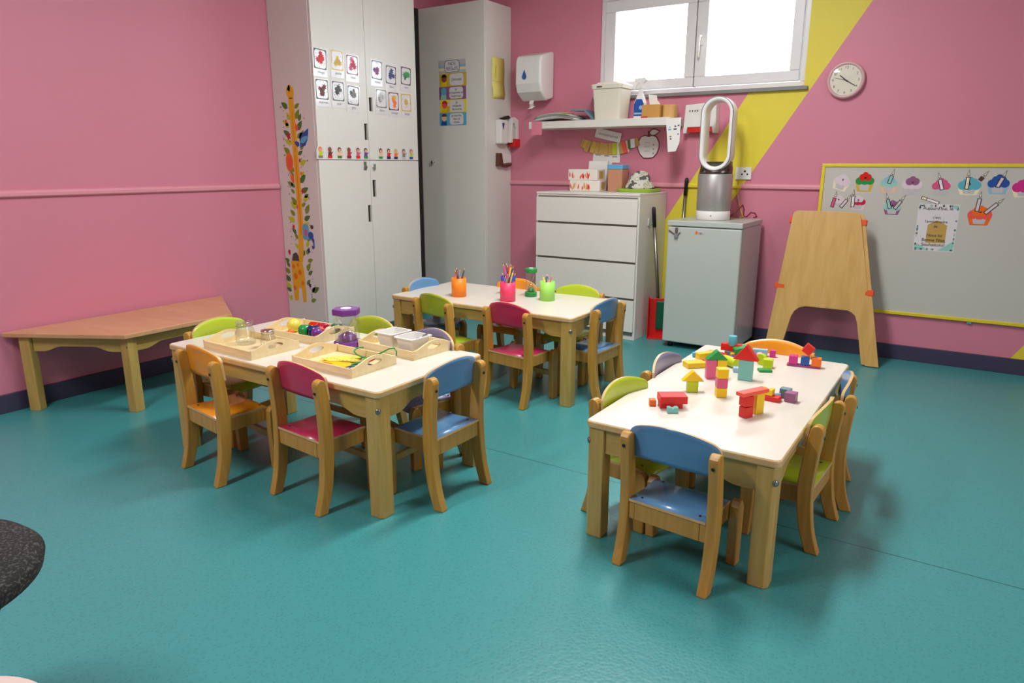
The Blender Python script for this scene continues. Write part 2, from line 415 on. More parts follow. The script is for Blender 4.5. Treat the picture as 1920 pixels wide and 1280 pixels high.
b.prism(circ(-.004, 1.335, .034, 18, .042, rot=.3)+[], 'z', 0, .0008, pc('giraffe'))
b.prism([(-.03, 1.35), (-.012, 1.38), (.0, 1.365), (-.005, 1.335)], 'z', 0, .0008, pc('giraffe'))
for cx, cy, rr in ((-.075, .17, .02), (-.03, .2, .018), (-.09, .235, .014), (-.01, .13, .014), (-.09, .09, .015), (-.045, .25, .012)):
    b.flat(circ(cx, cy, rr, 12, rr*1.1), .0010, pc('spot'))
b.flat([(nku(v)-.004, v) for v in (.95, .7, .45)]+[(nku(v)+.004, v) for v in (.45, .7, .95)], .0010, pc('orange'))
b.flat([(nku(v)-.003, v) for v in (1.22, 1.05, .97)]+[(nku(v)+.003, v) for v in (.97, 1.05, 1.22)], .0010, pc('spot'))
obj('giraffe', b, g)
rnd = random.Random(4)
b = MB(); b2 = MB()
v = .02
while v < 1.26:
    for sd in (-1, 1):
        if rnd.random() < .95:
            L = rnd.uniform(.05, .085); a = (PI/2 - sd*rnd.uniform(.45, 1.25))
            u0 = nku(v)+sd*rnd.uniform(.018, .055)
            if v < .29: u0 = .03+rnd.uniform(0, .06) if sd > 0 else -.125
            b.prism(leaf(u0, v+rnd.uniform(-.02, .02), L*.9, L*.45, a), 'z', 0, .0006, pc(rnd.choice(['leaf', 'leaf', 'leaf2', 'lime'])))
    v += .04
for k in range(70):
    v = rnd.uniform(.02, 1.25); sd = rnd.choice((-1, 1)); u0 = nku(v)+sd*rnd.uniform(.04, .11) if v > .3 else rnd.choice((rnd.uniform(.04, .12), -.13))
    b2.prism(circ(u0, v, rnd.uniform(.0025, .005), 8), 'z', 0, .0007, pc(rnd.choice(['dgrey', 'plum', 'navy', 'coral', 'dgrey'])))
obj('leaves', b, g); obj('dots', b2, g)
b = MB()
b.prism(circ(-.055, .91, .034, 18, .06), 'z', 0, .0012, pc('orange')); b.flat(circ(-.05, .905, .018, 14, .04), .0014, pc('coral'))
b.prism(leaf(-.05, .84, .07, .03, -1.2), 'z', 0, .0012, pc('orange'))
for cx, cy, rr, c in ((.035, 1.12, .02, 'coral'), (-.045, 1.07, .022, 'wine'), (.05, .73, .016, 'wine'), (-.06, .5, .014, 'red'), (-.12, .33, .016, 'wine'), (-.06, 1.16, .012, 'coral'), (.05, .84, .012, 'orange'), (.045, .92, .012, 'wine'), (-.01, .63, .013, 'coral'), (.07, .35, .014, 'navy'), (.06, .12, .014, 'navy')):
    b.prism([(cx+(rr if k % 2 else rr*.55)*math.cos(PI*k/5), cy+(rr if k % 2 else rr*.55)*math.sin(PI*k/5)*1.3) for k in range(10)], 'z', 0, .0012, pc(c))
obj('flowers', b, g)
b = MB()
b.prism(leaf(.06, 1.0, .14, .06, .95), 'z', 0, .0012, pc('blue')); b.prism(leaf(.06, 1.03, .09, .035, .45), 'z', 0, .0014, pc('sky'))
b.prism(leaf(.05, 1.01, .05, .03, 2.6), 'z', 0, .0012, pc('blue'))
obj('bird', b, g)
b = MB()
b.prism(rrect(.025, .085, .42, .52, .02), 'z', 0, .0012, pc('sky')); b.prism(circ(.1, .45, .024, 14), 'z', 0, .0013, pc('blue')); b.flat(circ(.055, .465, .014, 12, .024), .0014, pc('rose'))
b.prism([(.112, .45), (.13, .42), (.128, .37), (.11, .36), (.1, .385), (.107, .385), (.115, .375), (.12, .40), (.1, .43)], 'z', 0, .0012, pc('blue'))
b.prism(circ(.115, .505, .014, 10), 'z', 0, .0012, pc('brown'))
obj('elephant', b, g)
b = MB(); b.prism([(-.1, .275), (-.085, .32), (-.05, .33), (-.03, .3), (-.03, .275)], 'z', 0, .0014, pc('dgrey')); obj('saddle_bird', b, g)

# ---- colour posters on the cupboard doors (face +x)
def splat(b, cx, cy, r, c1, c2, seed, z):
    rr = random.Random(seed)
    for k in range(9):
        a = rr.uniform(0, 2*PI); d = rr.uniform(0, r*.8); q = rr.uniform(.22, .45)*r
        b.flat([(cx+d*math.cos(a)*.75+q*(1+.35*((i % 2)*2-1))*math.cos(i*PI/7), cy+d*math.sin(a)+q*(1+.35*((i % 2)*2-1))*math.sin(i*PI/7)) for i in range(14)], z+k*.00002, pc(c1 if k % 3 else c2))
    for k in range(6):
        a = rr.uniform(0, 2*PI); b.flat(circ(cx+r*math.cos(a)*.9, cy+r*math.sin(a)*1.1, r*.07, 8), z+.0003, pc(c1))
POST = [('rouge', 'red', 'wine', 'dgrey', 'red', -1.740, 1.788, -.05), ('jaune', 'gold', 'yellow', 'gold', 'yellow', -1.600, 1.795, -.02), ('rose', 'wine', 'rose', 'maroon', 'dark pink', -1.473, 1.782, -.03),
        ('marron', 'maroon', 'brown', 'dgrey', 'brown', -1.738, 1.613, 0), ('noir', 'dgrey', 'black', 'dgrey', 'black', -1.606, 1.613, 0), ('gris', 'grey', 'dgrey', 'dgrey', 'grey', -1.478, 1.597, -.06),
        ('violet', 'violet', 'purple', 'dgrey', 'purple', -1.250, 1.775, -.05), ('bleu', 'navy', 'blue', 'dgrey', 'dark blue', -1.115, 1.757, -.05), ('vert', 'green', 'dgreen', 'dgrey', 'green', -.963, 1.765, -.05),
        ('blanc', 'palegrey', 'grey', 'grey', 'white', -1.218, 1.597, -.02), ('orange', 'orange', 'gold', 'maroon', 'orange', -1.096, 1.588, 0), ('beige', 'tan', 'cream', 'gold', 'pale beige', -.968, 1.588, .02)]
for i, (word, ca, cb, fr, lab, y, z, tilt) in enumerate(POST):
    p = thing('colour_poster', 'laminated card with %s paint splat on the upper cupboard door' % lab, 'poster', (C1X+.0006, y, z), FACE_X, 'colour cards on the cupboard')
    p.rotation_euler = (PI/2+0, 0, PI/2); p.rotation_euler.rotate_axis('Z', tilt)
    b = MB(); b.prism(rect(-.056, .056, -.082, .082), 'z', 0, .0012, M['gloss_paper']); obj('card', b, p)
    b = MB()
    o_, i_ = rrect(-.05, .05, -.038, .078, .006), rrect(-.044, .044, -.032, .072, .016)
    b.flat(o_, .00135, pc(fr, .25)); b.flat(i_, .0015, M['gloss_paper'])
    splat(b, 0, .02, .043, ca, cb, i+3, .0017); obj('print', b, p)
    text(word, .024, p, (.006, -.055, .0016), pc('grey'))
# ---- row of little figures above the door split
FIG = [('orange', 'lime', 'grey', -1.782, 'child in orange hat and green top'), ('dskin', 'maroon', 'red', -1.704, 'dark haired child in red, second in the row'), ('brown', 'peach', 'leaf2', -1.622, 'child with brown hair bending over'), ('dskin', 'wine', 'maroon', -1.540, 'dark haired child in red, fourth in the row'),
       ('maroon', 'rose', 'red', -1.459, 'child with maroon hair above red base'), ('dgrey', 'purple', 'green', -1.388, 'child in purple with green base beside the door split'), ('brown', 'peach', 'green', -1.245, 'tall child in crown and green'), ('brown', 'red', 'navy', -1.166, 'child in red and dark blue'),
       ('gold', 'orange', 'navy', -1.094, 'small child in orange top'), ('dgrey', 'grey', 'palegrey', -1.011, 'grey figure with dark hair'), ('plum', 'lime', 'blue', -.932, 'child in blue trousers at the far end')]
for i, (hair, top, low, y, lab) in enumerate(FIG):
    h = .078+.006*math.sin(i*2.1); wd = .032
    p = thing('figure_sticker', 'cut out sticker of ' + lab, 'sticker', (C1X+.0006, y, 1.2195), FACE_X, 'figure stickers above the cupboard split')
    b = MB(); b.prism([(-wd, .0), (wd, .0), (wd, h*.6), (wd*.7, h*.93), (0, h), (-wd*.7, h*.93), (-wd, h*.6)], 'z', 0, .0008, M['gloss_paper']); obj('backing', b, p)
    b = MB()
    b.flat([(-.018, .004), (.018, .004), (.02, .022), (-.02, .022)], .001, pc(low))
    b.flat([(-.016, .02), (.016, .02), (.013, .046), (-.013, .046)], .0011, pc(top))
    b.flat(circ(0, .058, .016, 14), .0012, pc(hair)); b.flat(circ(.002, .054, .011, 12), .0013, pc('skin' if i not in (1, 3) else 'dskin'))
    b.flat([(.012, .03), (.026, .04), (.024, .046), (.01, .04)], .0012, pc(top))
    obj('drawing', b, p)
# ---- rules strips on the wardrobe door (face -y)
RUL = [('NOS\nRÈGLES', 'palegrey', 'iceblue', None, 'striped pale title card reading rules'), ("J'écoute", 'gold', 'peach', 'yellow', 'orange rule card with a dark haired child'), ("Je\nm'exprime en\nrespectant", 'plum', 'sky', 'mint', 'purple rule card with a blue figure'),
       ('Je\nrespecte\nles autres', 'lemon', 'coral', 'yellow', 'yellow rule card with two children'), ('Je marche\ndans la\nclasse', 'sky', 'peach', 'blue', 'blue rule card with a lying child')]
for i, (txt, bgc, c1, c2, lab) in enumerate(RUL):
    z = 1.918-i*.0965
    p = thing('rule_card', lab+' on the wardrobe door', 'poster', (.331+(.004 if i % 2 else -.002), C2Y-.0006, z), FACE_Y, 'rule cards on the wardrobe door')
    b = MB(); b.prism(rect(-.131, .131, -.0475, .0475), 'z', 0, .001, pc(bgc)); obj('card', b, p)
    b = MB()
    if i == 0:
        for k, c in enumerate(('palegrey', 'cream', 'iceblue', 'palegrey')): b.flat(rect(-.131, .131, -.0475+k*.02, -.0295+k*.02), .00115, pc(c))
        b.flat(rrect(-.073, .073, -.042, .045, .025), .0013, pc('dgrey')); b.flat(rrect(-.069, .069, -.039, .042, .024), .0014, M['gloss_paper'])
    else:
        b.flat(rrect(-.03, .103, -.042, .042, .02), .0013, M['gloss_paper'])
        b.flat([(-.12, -.047), (-.06, -.047), (-.062, -.01), (-.105, -.0)], .0012, pc(c2)); b.flat(circ(-.085, .01, .026, 16), .0014, pc(c1 if i != 1 else 'dskin'))
        b.flat(circ(-.085, .02, .027, 16, .022, a0=0, a1=PI), .0015, pc(['', 'black', 'sky', 'red', 'brown'][i]))
        if i == 3: b.flat(circ(-.05, .016, .018, 14), .0014, pc('peach')); b.flat(rect(-.065, -.035, -.045, .0), .0013, pc('gold'))
    obj('print', b, p)
    text(txt, [.034, .03, .024, .024, .024][i], p, ((0, .036, .036, .036, .036)[i], .001, .0016), pc('dgrey'))

# ---- wardrobe side (faces +x)
p = thing('paper_note', 'long yellow paper note taped to the wardrobe side', 'note', (C2X+.0008, -.183, 1.83), FACE_X)
b = MB()
n = 12
pts = []
for k in range(n+1):
    v_ = -.15+.3*k/n; pts.append((v_, .002+.010*math.sin(k*.9)*(.3 if k > 3 else 1)))
for k in range(n):
    (va, za), (vb, zb) = pts[k], pts[k+1]
    f = b.bm.faces.new([b.bm.verts.new(q) for q in ((-.085, va, za), (.085, va, za*.6), (.085, vb, zb*.6), (-.085, vb, zb))]); f.material_index = b.mi(M['yellow_paper']); f.smooth = True
bmesh.ops.remove_doubles(b.bm, verts=b.bm.verts[:], dist=1e-5)
o = obj('sheet', b, p); sm = o.modifiers.new('solid', 'SOLIDIFY'); sm.thickness = .0008
b = MB(); b.flat([(-.05, -.03), (.02, -.025), (.02, -.022), (-.05, -.027)], .013, pc('gold')); b.flat([(-.045, .09), (-.04, .09), (-.05, .0), (-.055, .0)], .0135, pc('gold')); obj('pencil_marks', b, p)
p = thing('dispenser', 'clear plastic holder with white roll and red clip on wardrobe side', 'holder', (C2X+.001, -.11, 1.335), FACE_X)
b = MB(); b.box(-.115, -.02, .01, .19, 0, .055, M['white_pl']); obj('body', b, p, bevel=.008)
b = MB(); b.prism([(.0, .02), (.02, .205), (.06, .215), (.11, .195), (.128, .14), (.128, .03), (.08, .02), (.08, .13), (.06, .17), (.035, .165), (.03, .02)], 'z', .004, .07, M['paper']); obj('roll', b, p, bevel=.003)
b = MB(); b.prism([(-.1, .165), (-.07, .165), (-.085, .115)], 'z', .055, .058, pc('navy')); obj('arrow_mark', b, p, label='dark blue arrow mark')
b = MB(); b.box(.035, .13, -.012, .05, .02, .085, pc('red')); obj('clip', b, p, bevel=.006, label='red clip')
b = MB(); b.prism([(-.09, .2), (.0, .225), (.03, .205), (-.06, .19)], 'z', .02, .05, M['black']); obj('cutter', b, p, label='black cutter bar')
p = thing('wall_hook', 'dark brown hook shaped holder low on the wardrobe side', 'hook', (C2X+.001, -.15, 1.175), FACE_X)
b = MB(); b.prism([(-.07, .1), (-.03, .1), (-.01, .015), (.05, .012), (.12, .022), (.10, .002), (.04, -.012), (-.01, .0), (-.075, .0)], 'z', 0, .035, pc('brown')); obj('bracket', b, p, bevel=.003)
b = MB(); b.prism([(-.03, .1), (.12, .09), (.125, .03), (-.008, .02)], 'z', 0, .02, M['paper']); obj('paper_pad', b, p, bevel=.003)

# ------------------------------------------------------------------ paper towel dispenser on the back wall
p = thing('towel_dispenser', 'white paper towel dispenser with blue drop on pink wall', 'dispenser', (.915, -.001, 1.655))
prof = [(0, .36), (-.11, .335), (-.185, .315), (-.2, .27), (-.205, .12), (-.185, .06), (-.13, .02), (-.1, .0), (0, .025)]
b = MB(); b.prism(prof, 'x', -.112, .112, M['white_pl']); obj('housing', b, p, bevel=.018, seg=4)
dp = [(.0, .035)]+[(.019*math.cos(a), -.018+.019*math.sin(a)) for a in [PI*.12-k*PI*1.24/12 for k in range(13)]]
b = MB(); b.prism(dp, 'z', 0, .002, pc('blue', .2)); obj('drop_emblem', b, p, (-.028, -.2045, .185), FACE_Y, label='blue drop emblem')
b = MB()
for k, (y0, z0, y1, z1) in enumerate(((-.105, .01, -.115, -.02), (-.115, -.02, -.1, -.035), (-.1, -.035, -.118, -.055))):
    f = b.bm.faces.new([b.bm.verts.new(q) for q in ((-.035+k*.004, y0, z0), (.0+k*.004, y0, z0), (-.004-k*.005, y1, z1), (-.04-k*.006, y1, z1))]); f.material_index = b.mi(M['paper'])
o = obj('paper_tail', b, p); sm = o.modifiers.new('solid', 'SOLIDIFY'); sm.thickness = .0015

# ------------------------------------------------------------------ floating shelf and what stands on it
p = thing('wall_shelf', 'white floating shelf on the pink wall below the window', 'shelf', (1.515, -.001, 1.445))
SZ = 1.495
b = MB(); b.box(-.55, .55, -.26, 0, 0, .05, M['cab']); obj('board', b, p, bevel=.002)
b = MB(); b.prism(rect(-.045, .045, -.048, .048), 'z', 0, .0008, plain('pink_note', S(226, 130, 150), .6)); o = obj('sticky_note', b, None, (1.035, -.2618, 1.449), FACE_Y); tag(o, 'pink sticky note hanging on the left end of the shelf', 'note')
b = MB()
rr = random.Random(2)
t_ = thing('paper_stack', 'untidy stack of papers and folders lying on the shelf left end', 'papers', (1.17, -.135, SZ+.0005))
for k, (c, z, x0, x1, y0, y1, r_) in enumerate((('palegrey', 0, -.19, .17, -.1, .09, .0), ('white', .0055, -.18, .16, -.1, .08, .03), ('silver', .011, -.18, .16, -.105, .08, -.03), ('silver', .017, -.17, .16, -.105, .08, .02), ('palegrey', .023, -.16, .14, -.105, .08, -.04), ('lime', .029, -.10, .06, -.03, .09, .03))):
    b = MB(); N = 10
    for i in range(N):
        xa, xb = x0+(x1-x0)*i/N, x0+(x1-x0)*(i+1)/N
        bend = lambda x: z + .032*math.cos(max(-1, min(1, x/.19))*PI/2)*(.7+.06*k)
        vs_ = [b.bm.verts.new(q) for q in ((xa, y0, bend(xa)), (xb, y0, bend(xb)), (xb, y1, bend(xb)), (xa, y1, bend(xa)))]
        f = b.bm.faces.new(vs_); f.material_index = b.mi(pc(c, .6)); f.smooth = True
    bmesh.ops.remove_doubles(b.bm, verts=b.bm.verts[:], dist=1e-5)
    o = obj('sheet', b, t_, rot=(0, 0, r_)); sm = o.modifiers.new('solid', 'SOLIDIFY'); sm.thickness = .005; sm.offset = 1
b = MB(); N = 10
t_ = thing('plastic_folder', 'dark edged grey folder slid behind the paper stack on the shelf', 'folder', (1.345, -.115, SZ+.0005))
b.prism([(-.12, 0), (.13, 0), (.12, .01), (.04, .078), (-.08, .085), (-.08, .075), (.03, .068), (.09, .012), (-.12, .006)], 'y', -.05, .06, pc('slate')); obj('cover', b, t_)
t_ = thing('bin', 'off white plastic caddy with lid standing on the shelf', 'container', (1.578, -.135, SZ+.0005))
def taper(b, w0, d0, w1, d1, z0, z1, m, r=.02):
    a0 = rrect(-w0/2, w0/2, -d0/2, d0/2, r); a1 = rrect(-w1/2, w1/2, -d1/2, d1/2, r)
    A = [b.bm.verts.new((q[0], q[1], z0)) for q in a0]; B = [b.bm.verts.new((q[0], q[1], z1)) for q in a1]
    i = b.mi(m); n = len(A)
    for k in range(n):
        f = b.bm.faces.new((A[k], A[(k+1) % n], B[(k+1) % n], B[k])); f.material_index = i
    for ring in (A, B):
        f = b.bm.faces.new(ring); f.material_index = i
    bmesh.ops.recalc_face_normals(b.bm, faces=b.bm.faces[:])
b = MB(); taper(b, .195, .16, .225, .185, 0, .205, M['ivory']); obj('tub', b, t_, bevel=.004)
b = MB(); taper(b, .238, .2, .246, .205, .2055, .238, M['ivory'], .025); taper(b, .215, .18, .17, .14, .238, .252, M['ivory'], .03); obj('lid', b, t_, bevel=.005)
b = MB(); b.box(-.07, -.03, -.1036, -.1005, .216, .224, pc('dgrey')); obj('label_print', b, t_)
t_ = thing('spray_bottle', 'white trigger spray bottle with blue label on the shelf', 'spray bottle', (1.80, -.14, SZ+.0005))
b = MB(); taper(b, .088, .05, .088, .05, 0, .105, M['white_pl'], .018); 
for z0, z1, w0, w1 in ((.105, .14, .088, .06), (.14, .17, .06, .034), (.17, .2, .034, .03)): taper(b, w0, w0*.6, w1, w1*.6, z0, z1, M['white_pl'], w1*.28)
obj('bottle', b, t_)
b = MB(); b.prism([(-.036, .02), (.036, .02), (.036, .1), (.02, .13), (-.02, .13), (-.036, .1)], 'z', 0, .001, pc('blue', .3)); b.flat(rect(-.033, .033, .03, .042), .0013, pc('iceblue')); b.flat(circ(.015, .075, .014, 12), .0013, pc('iceblue')); obj('label_print', b, t_, (0, -.0258, 0), FACE_Y)
b = MB(); b.prism([(-.05, .258), (-.044, .268), (.03, .272), (.045, .255), (.02, .235), (.014, .2), (-.014, .2), (-.012, .235)], 'y', -.014, .014, M['white_pl']); obj('trigger_head', b, t_, bevel=.004)
b = MB(); b.tube([(-.02, 0, .24), (-.035, 0, .225), (-.036, 0, .2)], .005, M['white_pl']); obj('trigger', b, t_)
cb = plain('cardboard', S(196, 146, 74), .7)
t_ = thing('tissue_box', 'brown cardboard tissue box with a white tissue on the shelf', 'box', (1.907, -.15, SZ+.0005))
b = MB(); b.box(-.065, .065, -.06, .06, 0, .088, cb); obj('carton', b, t_, bevel=.002)
b = MB(); b.prism([(-.03, .089), (.045, .089), (.02, .12), (.015, .15), (-.045, .158), (-.04, .13)], 'y', -.006, .004, M['paper']); obj('tissue', b, t_, bevel=.002)
t_ = thing('wooden_box', 'light brown box at the right end of the shelf', 'box', (2.02, -.14, SZ+.0005))
b = MB(); taper(b, .085, .11, .085, .11, 0, .084, plain('craft_box', S(206, 160, 96), .6), .03); obj('carton', b, t_, bevel=.002)
b = MB(); b.box(-.02, .02, -.012, .012, 0, .01, pc('red')); o = obj('red_clip', b, None, (1.872, -.235, SZ+.0005), bevel=.002); tag(o, 'tiny red clip at the foot of the spray bottle', 'clip')
t_ = thing('hanging_papers', 'white printed sheets hanging from the right end of the shelf', 'papers', (2.066, -.2, 1.49), FACE_X)
b = MB(); b.prism([(-.055, -.02), (.1, -.01), (.1, -.16), (.06, -.215), (.0, -.215), (-.04, -.14)], 'z', 0, .0012, M['paper']); obj('side_sheet', b, t_)
t_ = thing('schedule_sheet', 'white printed sheet hanging over the shelf front at its right end', 'paper', (2.09, -.2612, 1.385), FACE_Y)
b = MB(); b.prism([(-.05, .1), (.055, .105), (.052, -.055), (.03, -.11), (-.025, -.115)], 'z', 0, .001, M['paper'])
for x, y, w_, c in ((-.02, .045, .01, 'iceblue'), (-.02, .03, .02, 'sky'), (.018, .05, .012, 'dgrey'), (.018, .032, .022, 'dgrey'), (-.012, -.015, .014, 'grey'), (-.01, -.03, .012, 'dgrey'), (.04, .055, .012, 'dgrey'), (.04, .0, .01, 'grey')):
    b.flat(rect(x-w_/2, x+w_/2, y-.005, y+.004), .0013, pc(c))
obj('sheet', b, t_)
# ---- white wall unit right of the shelf
t_ = thing('wall_unit', 'white wall mounted unit with small marks and red strip behind the fan', 'appliance', (2.205, -.001, 1.395))
b = MB(); b.prism([(-.115, .0), (-.09, .0), (-.085, .04), (.085, .04), (.09, .0), (.115, .0), (.105, .2), (-.105, .185)], 'y', -.07, 0, M['white_pl']); obj('housing', b, t_, bevel=.006)
b = MB(); b.box(-.084, .084, -.06, -.002, .008, .0395, pc('red')); obj('red_strip', b, t_)
b = MB()
for k in range(6): b.box(-.075+k*.018, -.068+k*.018, -.0715, -.0705, .14, .152, pc('dgrey' if k < 4 else 'cream'))
obj('indicator_marks', b, t_)

# ---- garland, cards and paper apple on the wall
t_ = thing('tag_garland', 'string of gold and green paper tags sagging below the shelf', 'garland', (1.5, -.004, 1.34))
b = MB()
def gy(x): return .33*(x-.02)**2*1.9 - .03 + .075*max(0, x-.1)
pts = [(x/100, 0, gy(x/100)+.025) for x in range(-21, 25, 2)]
b.tube(pts, .0025, pc('brown'), 6); obj('string', b, t_)
rr = random.Random(9)
tags = ['tan', 'gold', 'tan', 'tan', 'gold', 'tan', 'gold', 'tan', 'tan', 'gold', 'tan', 'lime', 'white', 'tan', 'coral', 'cream', 'leaf2', 'white', 'tan']
for k, c in enumerate(tags):
    x = -.2+.42*k/(len(tags)-1)
    b = MB(); a = rr.uniform(-.25, .25)+x*1.6
    b.prism(rect(-.017, .017, -.07 if 1 < k < 16 else -.05, .012), 'z', 0, .002, pc(c, .5))
    q = obj('paper_tag', b, t_, (x, -.004-.003*(k % 3), gy(x)+.02), (PI/2, 0, 0)); q.rotation_euler.rotate_axis('Z', a)
t_ = thing('name_banner', 'small white card with handwriting tilted above the tag garland', 'card', (1.50, -.012, 1.398), FACE_Y); t_.rotation_euler.rotate_axis('Z', -.22)
b = MB(); b.prism(rect(-.105, .105, -.034, .034), 'z', 0, .0012, M['paper']); obj('card', b, t_)
text('anniversaires', .03, t_, (0, 0, .0014), pc('grey'), shear=.3)
t_ = thing('wall_cards', 'white cards pinned on the wall under the tag garland', 'cards', (1.47, -.003, 1.225), FACE_Y)
for x, y, a in ((-.05, .03, -.08), (.02, .022, -.05), (.085, .016, -.02), (-.055, -.04, -.15), (.02, -.05, -.1)):
    b = MB(); b.prism(rect(-.042, .042, -.038, .038), 'z', 0, .0012, M['paper']); b.flat(rect(-.02, .02, .0, .006), .0014, pc('grey')); obj('card', b, t_, (x, y, .0003*(x+.1)*10), (0, 0, a))
t_ = thing('paper_apple', 'white paper apple with black outline on wall below the shelf', 'decoration', (1.816, -.0035, 1.322), FACE_Y)
ap = [(.0, .062), (.03, .072), (.06, .06), (.083, .02), (.083, -.02), (.068, -.06), (.04, -.088), (.0, -.092), (-.035, -.09), (-.065, -.062), (-.084, -.02), (-.082, .025), (-.06, .062), (-.03, .072)]
b = MB(); b.prism(ap, 'z', 0, .001, pc('maroon')); b.flat([(q[0]*.93, q[1]*.93) for q in ap], .0013, M['paper'])
b.flat([(-.006, .06), (.006, .06), (.004, .1), (-.008, .1)], .0014, pc('maroon'))
obj('apple', b, t_)
b = MB(); b.prism(leaf(.0, .085, .085, .05, .15), 'z', .0003, .0013, pc('maroon')); b.flat(leaf(.006, .085, .072, .036, .15), .0016, M['paper']); obj('leaf', b, t_)
b = MB()
for y in (.02, -.01, -.04):
    b.flat(rect(-.03, .01, y, y+.002), .0016, pc('grey')); b.flat(rect(.035, .045, y-.02, y-.012), .0016, pc('grey'))
obj('writing_lines', b, t_)
# ---- clock
t_ = thing('wall_clock', 'round clock with pale pink rim on the wall beside the yellow stripe', 'clock', (3.082, -.001, 1.687), FACE_Y)
rim = plain('clock_rim', S(214, 170, 170), .3)
b = MB(); b.lathe([(.104, 0), (.108, .02), (.104, .034), (.096, .038), (.09, .034), (.088, .028), (.001, .028)], rim, 48, caps=False); b.flat(circ(0, 0, .104, 48), .0005, rim); obj('rim', b, t_)
b = MB(); b.flat(circ(0, 0, .088, 48), .0285, M['ivory']); obj('dial', b, t_)
for k in range(1, 13):
    a = PI/2-k*PI/6; text(str(k), .021, t_, (.072*math.cos(a), .072*math.sin(a), .0288), pc('dgrey'), 'numeral')
def hand(L, w_, ang, z, tail=.015):
    d = Vector((math.sin(ang), math.cos(ang))); n_ = Vector((d.y, -d.x)); b = MB()
    q = [(-d*tail+n_*w_*.6), (-d*tail-n_*w_*.6), (d*L-n_*w_*.4), (d*L+n_*w_*.4)]
    b.prism([(v_.x, v_.y) for v_ in q], 'z', z, z+.001, pc('black')); return b
obj('hour_hand', hand(.045, .006, R(310), .0300), t_); obj('minute_hand', hand(.068, .0045, R(122), .0315), t_); obj('second_hand', hand(.066, .0015, R(284), .033), t_)
b = MB(); b.lathe([(.0885, .036), (.06, .0375), (.001, .038)], M['pane'], 48, caps=False); obj('crystal', b, t_)
# ---- socket and fan lead
t_ = thing('wall_socket', 'white three pin socket on the wall right of the fan', 'socket', (2.505, -.001, 1.132), FACE_Y)
b = MB(); b.prism(rrect(-.05, .055, -.04, .04, .004), 'z', 0, .012, M['white_pl']); obj('plate', b, t_, bevel=.002)
b = MB()
for x, y, rr_ in ((.012, .014, .007), (-.006, -.006, .006), (.03, -.006, .006)): b.prism(circ(x, y, rr_, 12), 'z', .012, .0126, M['black'])
obj('pin_holes', b, t_)
b = MB(); b.tube([(2.475, -.014, 1.09), (2.478, -.012, 1.0), (2.5, -.016, .92), (2.53, -.03, .85), (2.545, -.05, .846), (2.53, -.09, .846)], .004, pc('gold')); o = obj('yellow_lead', b); tag(o, 'thin yellow lead running down the wall from the socket', 'cable')

# ------------------------------------------------------------------ whiteboard with stickers
WBX0, WBX1, WBZ0, WBZ1 = 2.998, 4.60, .285, 1.196
t_ = thing('whiteboard', 'large whiteboard with yellow frame on the right of back wall', 'whiteboard', (3.8, -.001, WBZ0))
wbm = plain('whiteboard_enamel', S(200, 199, 188), .22, noise=.01); wby = plain('yellow_frame', S(228, 206, 36), .4)
b = MB(); b.box(WBX0-3.8, WBX1-3.8, -.012, 0, 0, WBZ1-WBZ0, wbm); obj('panel', b, t_)
for x0, x1, z0, z1 in ((WBX0, WBX1, WBZ0, WBZ0+.02), (WBX0, WBX1, WBZ1-.02, WBZ1), (WBX0, WBX0+.02, WBZ0+.02, WBZ1-.02), (WBX1-.02, WBX1, WBZ0+.02, WBZ1-.02)):
    b = MB(); b.box(x0-3.8, x1-3.8, -.02, -.001, z0-WBZ0, z1-WBZ0, wby); obj('frame_edge', b, t_, bevel=.003)
for x in (3.244, 3.904):
    b = MB(); b.box(x-3.8-.012, x-3.8+.012, -.016, 0, -.012, -.0005, pc('cyan')); obj('mounting_clip', b, t_, bevel=.002)
WY = -.0126
def cupcake(x, z, lab, base, frost, top, w_=.1, h_=.1, candle=None, cand2=None, tilt=0, pale=False):
    p = thing('cake_sticker', lab, 'sticker', (x, WY, z), FACE_Y, 'cake stickers on the whiteboard'); p.rotation_euler.rotate_axis('Z', tilt)
    b = MB()
    b.prism([(-w_*.5, -h_*.05), (-w_*.36, -h_*.52), (w_*.36, -h_*.52), (w_*.5, -h_*.05)], 'z', 0, .0008, pc(base, .3)); b.flat([(-w_*.3, -h_*.12), (-w_*.22, -h_*.46), (w_*.22, -h_*.46), (w_*.3, -h_*.12)], .001, pc('palegrey', .3)); obj('case', b, p)
    b = MB()
    for cx, cy, r_, c in ((-.28, .02, .22, frost), (.0, .04, .25, frost), (.28, .02, .22, frost), (-.13, .2, .2, top), (.14, .2, .2, top), (0, .34, .15, top)):
        b.prism(circ(cx*w_, cy*h_, r_*w_, 16), 'z', .0004, .0012+.0001*cy, pc(c, .3))
    obj('icing', b, p)
    for cd in (candle, cand2):
        if not cd: continue
        cx, cy, L, a, c = cd
        b = MB(); d = Vector((math.sin(a), math.cos(a))); n_ = Vector((d.y, -d.x)); o1 = Vector((cx, cy)); r_ = .011
        b.prism([tuple(o1+n_*r_), tuple(o1-n_*r_), tuple(o1+d*L-n_*r_), tuple(o1+d*L+n_*r_)], 'z', .0014, .0018, pc('dgrey', .3))
        b.flat([tuple(o1+d*.004+n_*r_*.6), tuple(o1+d*.004-n_*r_*.6), tuple(o1+d*(L-.004)-n_*r_*.6), tuple(o1+d*(L-.004)+n_*r_*.6)], .0020, pc(c, .3))
        q = o1+d*(L+.02)
        b.prism([tuple(q+d*.024), tuple(q+n_*.008-d*.012), tuple(q-d*.018), tuple(q-n_*.008-d*.012)], 'z', .0014, .0018, pc('grey', .3)); b.flat([tuple(q+d*.012), tuple(q+n_*.004-d*.01), tuple(q-n_*.004-d*.01)], .002, pc('cream', .3))
        obj('candle', b, p)
